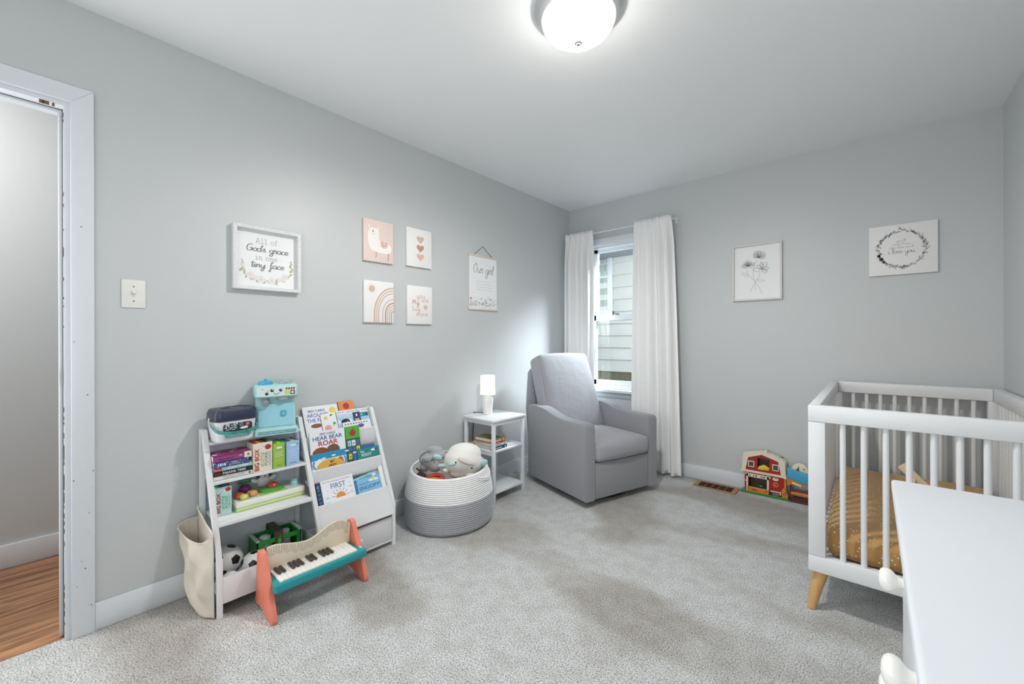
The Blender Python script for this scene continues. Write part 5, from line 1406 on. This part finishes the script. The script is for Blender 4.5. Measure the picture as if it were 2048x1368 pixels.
fs = thing('toy_farm_annex', 'toy farm side piece with blue slide and yellow arch, partly behind the crib post', 'toy', T(1.73, -.085, 0) @ axes((0, 0, 0), (1, 0, 0), (0, 0, 1), (0, -1, 0)))
b = MB(); b.box((.150, .0008, -.062), (.36, .014, .010), B_BRN, bev=.002); b.box((.162, .0145, -.050), (.35, .030, -.004), B_BRN); b.build('base', fs)
b = MB(); b.prism([(.134, .168), (.136, .234), (.30, .194), (.36, .178), (.36, .105), (.30, .119)], -.02, .004, B_BLU, None, .002)
for k in range(12): b.box((.148 + k * .016, .11 - k * .0, .0042), (.1495 + k * .016, .115, .0048), B_BLU)
b.build('slide', fs)
b = MB(); b.prism([(.134, .105), (.134, .166), (.30, .117), (.36, .10), (.36, .070), (.30, .10), (.25, .118), (.215, .128), (.178, .126), (.155, .118)], -.022, -.002, B_ORG); b.prism([(.165, .128), (.165, .140), (.215, .128), (.222, .116), (.180, .124)], -.002, .002, B_CRM)
b.box((.1505, .0145, -.02), (.160, .12, -.004), B_BRN); b.build('arch', fs)
arc = [(.156 + .052 * (1 - math.cos(q)), .205 + .066 * math.sin(q)) for q in (PI * k / 14 for k in range(15))]
b = MB(); b.prism([(p[0] + .0, p[1]) for p in arc], -.034, -.024, B_CRM, None, .002)
b.poly([(.160, .212)] + [(.16 + .042 * math.sin(q) * .95, .212 + .048 * (1 - math.cos(q))) for q in (PI / 2 * k / 8 for k in range(1, 9))] + [(.205, .212)], B_DK, z=-.0236)
rnd = random.Random(8)
for k in range(7): b.disc(.175 + rnd.uniform(0, .026), .222 + rnd.uniform(0, .026), .0014, B_CRM, z=-.0233)
b.stroke([(.225, .238), (.230, .231), (.236, .236)], .0025, TXTK, z=-.0236); b.stroke([(.232, .240), (.229, .228)], .0022, TXTK, z=-.0235); b.build('sky_panel', fs)
b = MB(); b.box((.160, .078, -.012), (.36, .092, .0), pl('rail_maroon', 120, 46, 46), bev=.002); b.box((.158, .052, -.006), (.36, .072, .004), B_ORG, bev=.002); b.box((.165, .03, -.012), (.175, .10, -.002), B_BRN); b.box((.25, .03, -.012), (.262, .10, -.002), B_BRN); b.build('fence_rail', fs)

# floor register
vt = thing('floor_vent', 'brown metal floor register set in the carpet in front of the back baseboard', 'floor vent', T(1.412, -.127, .0012))
VB = mat('register_tan', (176, 132, 92), .5, .1, 40, metal=.2); VD = mat('register_slot', (64, 34, 24), .7, .1, 60)
b = MB()
for lo, hi in (((-.150, -.072, 0), (-.118, .072, .006)), ((.118, -.072, 0), (.150, .072, .006)), ((-.118, -.072, 0), (.118, -.058, .006)), ((-.118, .058, 0), (.118, .072, .006))): b.box(lo, hi, VB, bev=.0015)
for k in range(4): b.box((-.0725 + k * .047, -.058, .0005), (-.0695 + k * .047, .058, .005), VB)
b.build('frame', vt)
b = MB(); b.box((-.118, -.058, -.0008), (.118, .058, .0008), VD)
for k in range(9): b.box((-.117, -.054 + k * .0125, .0008), (.117, -.049 + k * .0125, .0026), VD)
b.build('grille', vt)

# light switch
sw = thing('light_switch', 'white single toggle light switch beside the doorway', 'light switch', on_left(-3.283, 1.335))
b = MB(); b.box((-.0375, -.0585, .0005), (.0375, .0585, .0055), mat('switch_ivory', (232, 231, 226), .35), bev=.003, seg=3)
b.build('cover_plate', sw)
b = MB(); b.box((-.005, -.012, .0052), (.005, .012, .0064), mat('switch_slot', (206, 205, 202), .4)); b.box((-.0042, -.004, .006), (.0042, .010, .017), mat('switch_ivory', (232, 231, 226)), M=RX(-18), bev=.0015); b.build('toggle', sw)
for y in (-.030, .030):
    b = MB(); b.lathe([(0, .0055), (.0032, .0055), (.0026, .0068), (0, .007)], STEEL, M=T(0, y, 0), n=14); b.build('screw', sw)
# ================================================================== wall art
PAPER = mat('paper_white', (240, 241, 242), .6, .01, 20); CANVW = mat('canvas_white', (238, 237, 236), .7, .015, 200, .12, 500, .0005)
INKG = mat('ink_charcoal', (134, 136, 138), .6); INKD = mat('ink_dark', (72, 72, 74), .6); INKL = mat('ink_light', (168, 170, 172), .6)
WHITEWASH = mat('whitewashed_wood', (224, 225, 226), .6, .16, 90, .3, 140, .001)
R_PK, R_TAN, R_RUST = mat('print_blush', (232, 208, 200), .65), mat('print_tan', (216, 184, 168), .65), mat('print_rust', (194, 146, 126), .65)
def ringframe(b, w, h, fw, z0, z1, m, bev=.001):
    W_, H_ = w / 2, h / 2
    for poly in ([(-W_, -H_), (W_, -H_), (W_ - fw, -H_ + fw), (-W_ + fw, -H_ + fw)], [(W_, -H_), (W_, H_), (W_ - fw, H_ - fw), (W_ - fw, -H_ + fw)], [(W_, H_), (-W_, H_), (-W_ + fw, H_ - fw), (W_ - fw, H_ - fw)], [(-W_, H_), (-W_, -H_), (-W_ + fw, -H_ + fw), (-W_ + fw, H_ - fw)]):
        b.prism(poly, z0, z1, m, None, bev)
e = .0006
# grace sign
t = thing('framed_sign', 'square whitewashed wood frame with a hand-lettered verse over a floral garland', 'framed sign', on_left(-2.7815, 1.546))
b = MB(); ringframe(b, .308, .312, .0165, .001, .036, WHITEWASH); b.build('frame', t)
b = MB(); b.box((-.138, -.140, .001), (.138, .140, .006), PAPER)
z0 = .0066
b.script('All of', .0165, INKG, .000, .079, None, z0, .10, 'CENTER', SLAB, 0, gap=.12)
b.script("God's grace", .0165, INKG, .002, .038, None, z0, .24, 'CENTER', None, .7, .12, gap=-.02, wide=1.38)
b.script('in one', .0165, INKG, -.002, -.003, None, z0, .10, 'CENTER', SLAB, 0, gap=.12)
b.script('tiny face', .0165, INKG, .002, -.041, None, z0, .24, 'CENTER', None, .7, .12, gap=-.02, wide=1.42)
rnd = random.Random(21)
SAGE = [mat('sage_%d' % i, c, .65) for i, c in enumerate(((168, 178, 152), (194, 200, 178), (206, 196, 168), (150, 160, 140)))]
ROSE = [mat('rose_%d' % i, c, .65) for i, c in enumerate(((236, 222, 220), (228, 229, 233), (235, 231, 224)))]
for k in range(110):
    q = PI * .92 + PI * 1.16 * (k / 109) + rnd.uniform(-.05, .05)
    rx, ry = .116 + rnd.uniform(-.008, .006), .082 + rnd.uniform(-.010, .008)
    x, y = rx * math.cos(q), -.030 + ry * math.sin(q)
    if rnd.random() < .8: b.leaf(x, y, rnd.uniform(.012, .022), rnd.uniform(.0045, .008), q + PI / 2 + rnd.uniform(-1.0, 1.0), rnd.choice(SAGE), None, z0 + e * .1 * (k % 4))
for x, y, r, i in ((-.075, -.082, .017, 0), (-.028, -.100, .020, 1), (.022, -.104, .019, 1), (.082, -.080, .018, 0), (.058, -.095, .013, 1), (-.108, -.040, .010, 2), (-.052, -.095, .012, 0)):
    for j in range(6):
        a_ = j * PI / 3; b.disc(x + r * .45 * math.cos(a_), y + r * .45 * math.sin(a_), r * .55, ROSE[(i + j % 2) % 3], None, z0 + .0003 + j * .00004)
    b.disc(x, y, r * .25, R_PK, None, z0 + .0007)
b.build('print', t)

def canvas(label, y, z, m, deco, w=.203, h=.256):
    t = thing('canvas_art', label, 'canvas print', on_left(y, z), 'small nursery canvases')
    b = MB(); b.box((-w / 2, -h / 2, .0012), (w / 2, h / 2, .0185), m, bev=.0015); b.build('canvas_body', t)
    b = MB(); deco(b, .0189); b.build('painting', t, smooth=False)
    return t
# llama
def d_llama(b, z):
    CW_ = mat('print_cream', (246, 242, 236), .65)
    body = catmull([(p[0], p[1], 0) for p in [(-.068, .062), (-.050, .078), (-.018, .078), (-.001, .064), (.001, .036), (.004, .010), (.022, -.006), (.060, -.006), (.084, -.020), (.088, -.040), (.078, -.060), (.052, -.069), (-.008, -.068), (-.050, -.056), (-.070, -.018), (-.075, .020), (-.073, .045)]], 4, True)
    b.poly([(p.x, p.y) for p in body], CW_, None, z)
    for x0, y0, x1, y1 in ((-.058, .070, -.074, .098), (-.010, .070, .004, .090)): b.stroke([(x0, y0), (x1, y1)], .006, CW_, None, z, smooth=False)
    b.stroke([(-.020, -.064), (-.018, -.082), (-.021, -.101)], .006, R_RUST, None, z - .0001); b.stroke([(.065, -.066), (.066, -.088), (.064, -.111)], .006, R_RUST, None, z - .0001)
    for r, m in ((.026, R_TAN), (.020, R_PK), (.014, R_RUST), (.008, R_PK)):
        b.poly([(.036 + r, .002)] + [(.036 + r * math.cos(q), -.014 - r * .95 * math.sin(q)) for q in (PI * k / 14 for k in range(15))] + [(.036 - r, .002)], m, None, z + .0002 * (1 + (.026 - r) * 60))
    b.disc(-.040, .058, .0042, TXTK, None, z + .0003); b.stroke([(-.044, .044), (-.037, .040), (-.030, .044)], .0018, INKG, None, z + .0003)
canvas('pink canvas with a white llama, upper one of four beside the framed verse', -2.1585, 1.7485, mat('canvas_blush', (234, 214, 206), .7, .015, 200, .12, 500, .0005), d_llama)
def heart(b, x, y, r, m, z):
    pts = []
    for k in range(40):
        q = 2 * PI * k / 40
        pts.append((x + r * 16 * math.sin(q) ** 3 / 17, y + r * (13 * math.cos(q) - 5 * math.cos(2 * q) - 2 * math.cos(3 * q) - math.cos(4 * q)) / 17))
    b.poly(pts, m, None, z)
def d_hearts(b, z):
    heart(b, .006, .058, .0315, R_TAN, z); heart(b, .006, -.001, .0315, R_RUST, z); heart(b, .006, -.060, .0315, mat('print_peach', (222, 186, 166), .65), z)
canvas('white canvas with three stacked hearts', -1.8535, 1.757, CANVW, d_hearts)
def d_rain(b, z):
    for r, w_, m in ((.136, .010, R_TAN), (.122, .009, mat('print_sand', (222, 196, 180), .65)), (.108, .007, R_TAN), (.078, .006, R_TAN), (.058, .008, R_RUST), (.044, .006, R_TAN), (.030, .006, R_TAN), (.016, .006, R_RUST)):
        pts = []
        for k in range(22):
            q = PI / 2 + PI / 2 * k / 21
            x, y = .100 + r * .98 * math.cos(q), -.075 + r * 1.22 * math.sin(q)
            pts.append((x, y))
        pts = [p for p in pts if p[0] <= .1005] + [(.100 - r * .98, -.1265)]
        b.stroke(pts, w_, m, None, z, n=2)
    b.disc(-.050, .078, .021, R_TAN, None, z)
    for k in range(14):
        q = 2 * PI * k / 14; b.stroke([(-.05 + .027 * math.cos(q), .078 + .027 * math.sin(q)), (-.05 + .034 * math.cos(q), .078 + .034 * math.sin(q))], .0022, R_TAN, None, z, smooth=False)
canvas('white canvas with a tan half rainbow and small sun', -2.1565, 1.3755, CANVW, d_rain)
def d_sun(b, z):
    for s, x, y, m in (('you', .009, .047, R_TAN), ('are', .040, .021, R_TAN), ('My', -.034, .004, R_RUST), ('Sun', -.031, -.040, R_TAN), ('shine', .016, -.073, R_TAN)):
        b.script(s, .0190, m, x, y, None, z, .22, 'CENTER', None, 0, 0.0, gap=.06, wide=1.28)
    b.disc(.045, -.014, .0145, R_TAN, None, z)
    for k in range(12):
        q = 2 * PI * k / 12; b.stroke([(.045 + .019 * math.cos(q), -.014 + .019 * math.sin(q)), (.045 + .024 * math.cos(q), -.014 + .024 * math.sin(q))], .0018, R_TAN, None, z, smooth=False)
canvas('white canvas lettered you are my sunshine', -1.851, 1.3735, CANVW, d_sun)

# hanging banner
t = thing('hanging_banner', 'white paper banner headed Our girl hanging from a black cord above the lamp', 'banner', on_left(-1.236, 1.585))
WD = mat('pale_wood_strip', (222, 208, 194), .5, .08, 20)
b = MB(); b.box((-.153, -.205, .004), (.153, .205, .006), PAPER)
z0 = .0066
b.script('Our girl', .036, INKG, .0, .075, None, z0, .10, 'CENTER', None, .5, .15, gap=.0)
rnd = random.Random(2)
for k in range(4):
    x = -.075 + rnd.uniform(-.006, .006)
    while x < .078:
        l = rnd.uniform(.010, .026); b.stroke([(x + l * j / 5, .010 - k * .022 + (.0022 if j % 2 else -.0022)) for j in range(6)], .0016, INKL, None, z0, n=2); x += l + .008
for k in range(120):
    x = rnd.uniform(-.148, .148); y = -.185 + abs(rnd.gauss(0, .028)); b.leaf(x, y, rnd.uniform(.006, .014), rnd.uniform(.002, .004), rnd.uniform(.4, 2.7), rnd.choice([INKG, INKL, INKD]), None, z0 + .0001 * (k % 3))
for k in range(26):
    x = rnd.uniform(-.148, .148); h_ = rnd.uniform(.02, .075); b.stroke([(x, -.196), (x + rnd.uniform(-.008, .008), -.196 + h_)], .0010, INKL, None, z0, smooth=False); b.disc(x, -.196 + h_, rnd.uniform(.003, .006), rnd.choice([INKL, INKG, R_PK]), None, z0 + .0004, n=8)
b.disc(-.135, -.128, .008, mat('ink_mauve', (176, 130, 138), .6), None, z0 + .0005)
b.build('print', t)
for y in (.207, -.209):
    b = MB(); b.box((-.160, y - .007, .0012), (.160, y + .007, .012), WD, bev=.002); b.build('wood_strip', t)
b = MB(); b.tube([(-.098, .214, .007), (-.004, .288, .005), (.100, .214, .007)], .0018, BCORD, n=6); b.ell((-.004, .288, .004), (.003, .003, .003), STEEL, n=8, k=6); b.build('hanging_cord', t)

# framed flower drawing
PGLASS = GLASS.copy(); PGLASS.name = 'picture_glass'
for n_ in PGLASS.node_tree.nodes:
    if n_.type == 'BSDF_TRANSPARENT': n_.inputs['Color'].default_value = (1, 1, 1, 1)
    if n_.type == 'MAP_RANGE': n_.inputs['To Min'].default_value = .002; n_.inputs['To Max'].default_value = .004
t = thing('framed_print', 'pale framed line drawing of three crossed flowers on the back wall', 'framed print', on_back(1.6675, 1.640))
b = MB(); ringframe(b, .326, .424, .0125, .001, .024, mat('frame_taupe', (214, 210, 206), .45, .03, 40)); b.build('frame', t)
b = MB(); b.box((-.151, -.200, .001), (.151, .200, .005), PAPER)
z0 = .0056
def px(X_, Y_): return ((X_ - 585) / 850 * .288, (690 - Y_) / 900 * .36)   # drawing coordinates measured on the print
def flower(cx, cy, r, n_, q0, q1, m, seed, w_=.0013):
    rnd = random.Random(seed)
    for k in range(n_):
        q = q0 + (q1 - q0) * k / max(n_ - 1, 1) + rnd.uniform(-.08, .08); L_r = r * rnd.uniform(.75, 1.05); s_ = rnd.uniform(.16, .26) * r
        dx, dy = math.cos(q), math.sin(q)
        pts = [(cx, cy), (cx + dx * L_r * .5 - dy * s_, cy + dy * L_r * .5 + dx * s_), (cx + dx * L_r, cy + dy * L_r), (cx + dx * L_r * .5 + dy * s_, cy + dy * L_r * .5 - dx * s_), (cx, cy)]
        b.stroke(pts, w_, m, None, z0)
for pts in ([(400, 570), (395, 650), (440, 750), (530, 840), (600, 930), (690, 1100)], [(600, 450), (545, 560), (515, 700), (530, 830), (545, 880), (455, 1060)], [(650, 680), (630, 780), (565, 860), (560, 1030)]):
    b.stroke([px(*p) for p in pts], .0014, INKG, None, z0)
x, y = px(415, 565); flower(x, y, .048, 15, -.15, PI + .15, INKG, 1); flower(x, y, .032, 9, .2, PI - .2, INKD, 2, .001)
x, y = px(612, 425); flower(x, y, .056, 9, .0, PI * .75, INKD, 3); flower(x, y, .044, 6, -.2, PI * .9, INKG, 9)
x, y = px(680, 640); flower(x, y, .058, 6, -.6, PI * 1.0, INKD, 4, .0015); flower(x, y, .05, 5, -.9, 2.4, mat('ink_olive', (150, 148, 118), .6), 5)
for X_, Y_, q in ((420, 750, 2.6), (590, 840, -.15)):
    x, y = px(X_, Y_)
    for s_ in (-1, 1): b.stroke([(x, y), (x + .025 * math.cos(q + .5 * s_), y + .025 * math.sin(q + .5 * s_)), (x + .05 * math.cos(q), y + .05 * math.sin(q))], .0012, INKG, None, z0)
    b.stroke([(x, y), (x + .05 * math.cos(q), y + .05 * math.sin(q))], .0008, INKL, None, z0, smooth=False)
b.build('print', t)
b = MB(); b.rect(-.150, -.199, .150, .199, PGLASS, z=.012); b.build('glazing', t)

# wreath canvas
t = thing('canvas_art', 'white canvas with a grey leaf wreath around handwriting, above the crib', 'canvas print', on_back(2.4602, 1.6955))
b = MB(); b.box((-.1555, -.156, .0012), (.1555, .156, .0205), CANVW, bev=.0015); b.build('canvas_body', t)
b = MB(); z0 = .0210
rnd = random.Random(14)
shades = [INKL, INKG, INKG, INKD, mat('ink_soft', (190, 190, 192), .6)]
for k in range(270):
    q = 2 * PI * k / 270
    rx, ry = .108 + rnd.uniform(-.008, .008), .112 + rnd.uniform(-.009, .009)
    x, y = -.004 + rx * math.cos(q), .002 + ry * math.sin(q)
    dens = .55 + .45 * math.sin(3 * q + .6)
    if rnd.random() > .42 + .55 * dens: continue
    b.leaf(x, y, rnd.uniform(.010, .023), rnd.uniform(.0035, .0065), q + PI / 2 + rnd.uniform(-.8, .8), rnd.choice(shades), None, z0 + .00012 * (k % 5))
b.stroke([(-.004 + .108 * math.cos(2 * PI * k / 40), .002 + .112 * math.sin(2 * PI * k / 40)) for k in range(41)], .0010, INKL, None, z0, n=1)
for q, c in ((3.55, 6), (3.75, 5), (3.95, 3)):
    for k in range(c): b.leaf(-.004 + .106 * math.cos(q) + rnd.uniform(-.004, .006), .002 + .110 * math.sin(q) + rnd.uniform(-.004, .006), .022, .007, q - PI / 2 + rnd.uniform(-.5, .9), INKD, None, z0 + .0007)
b.leaf(.002, -.112, .030, .012, .25, INKG, None, z0 + .0008)
b.script("you'll", .0078, INKL, -.004, .046, None, z0, .13, gap=.25); b.script('never know', .0078, INKL, -.002, .026, None, z0, .13, gap=.25); b.script('dear how much', .0078, INKL, -.002, .006, None, z0, .13, gap=.2)
b.script('i love you', .0165, INKG, -.004, -.026, None, z0, .11, gap=.0)
b.build('painting', t, smooth=False)
# ================================================================== light and camera
w = bpy.data.worlds.new('daylight'); SC.world = w; w.use_nodes = True
bg = w.node_tree.nodes['Background']; bg.inputs['Color'].default_value = rgb(226, 238, 252); bg.inputs['Strength'].default_value = 1.0

def area(name, M, sx_, sy_, power, col):
    l = bpy.data.lights.new(name, 'AREA'); l.shape = 'RECTANGLE'; l.size = sx_; l.size_y = sy_; l.energy = power; l.color = col
    o = bpy.data.objects.new(name, l); COL.objects.link(o); o.matrix_world = M
    return o
def look(frm, to):
    d = (Vector(to) - Vector(frm)).normalized()
    q = d.to_track_quat('-Z', 'Y')
    return T(*frm) @ q.to_matrix().to_4x4()
# the bulbs of the ceiling fixture throw most of their light downwards
sl = bpy.data.lights.new('ceiling_bulb', 'SPOT'); sl.energy = 64; sl.spot_size = math.radians(180); sl.spot_blend = .5; sl.shadow_soft_size = .045; sl.color = (1.0, .985, .955)
so = bpy.data.objects.new('ceiling_bulb', sl); COL.objects.link(so); so.location = (1.45, -2.147, ZC - .152)
# unseen fill panel added behind the camera to soften the room light
area('rear_fill_light', look((1.55, -4.5, 1.55), (1.3, -1.5, 1.0)), 1.9, 1.5, 8, (.95, .975, 1.0))
# sky between the two houses
sky = area('sky_light', look((.95, .62, 2.5), (.3, -.15, 1.3)), .7, .4, 70, (.86, .93, 1.0)); sky.data.spread = math.radians(75)
# added fill aimed upwards to brighten the ceiling
area('ceiling_fill_light', look((1.75, -4.05, .95), (1.9, -1.7, 2.44)), 1.0, .7, 9, (1, 1, 1))
area('doorway_fill_light', look((-.04, -4.0, 1.15), (2.0, -2.6, 1.25)), .5, 1.7, 12, (1, .995, .985))  # unseen fill added in the door opening to brighten the right wall
area('hall_fill_light', look((-.45, -4.3, 2.3), (-.8, -3.5, .6)), .5, .8, 20, (1.0, .98, .95))  # unseen area light added to brighten the hallway

camd = bpy.data.cameras.new('camera'); cam = bpy.data.objects.new('camera', camd); COL.objects.link(cam)
yaw, rol = .717, -.0027
F = Vector((-math.sin(yaw), math.cos(yaw), 0)); R0 = Vector((math.cos(yaw), math.sin(yaw), 0)); U0 = Vector((0, 0, 1))
Rv = R0 * math.cos(rol) + U0 * math.sin(rol); Uv = -R0 * math.sin(rol) + U0 * math.cos(rol)
cam.matrix_world = axes((2.316, -3.5426, 1.1428), tuple(Rv), tuple(Uv), tuple(-F))
camd.sensor_width = 36.0; camd.lens = 825.05 / 2048 * 36.0; camd.shift_y = -5.81 / 2048
camd.clip_start = .02; camd.clip_end = 60
SC.camera = cam
SC.view_settings.view_transform = 'Standard'
SC.view_settings.look = 'None'
SC.view_settings.exposure = -0.07
SC.view_settings.gamma = 1.0
SC.cycles.use_denoising = True
SC.cycles.max_bounces = 10; SC.cycles.diffuse_bounces = 6; SC.cycles.transparent_max_bounces = 16
SC.cycles.sample_clamp_indirect = 6.0
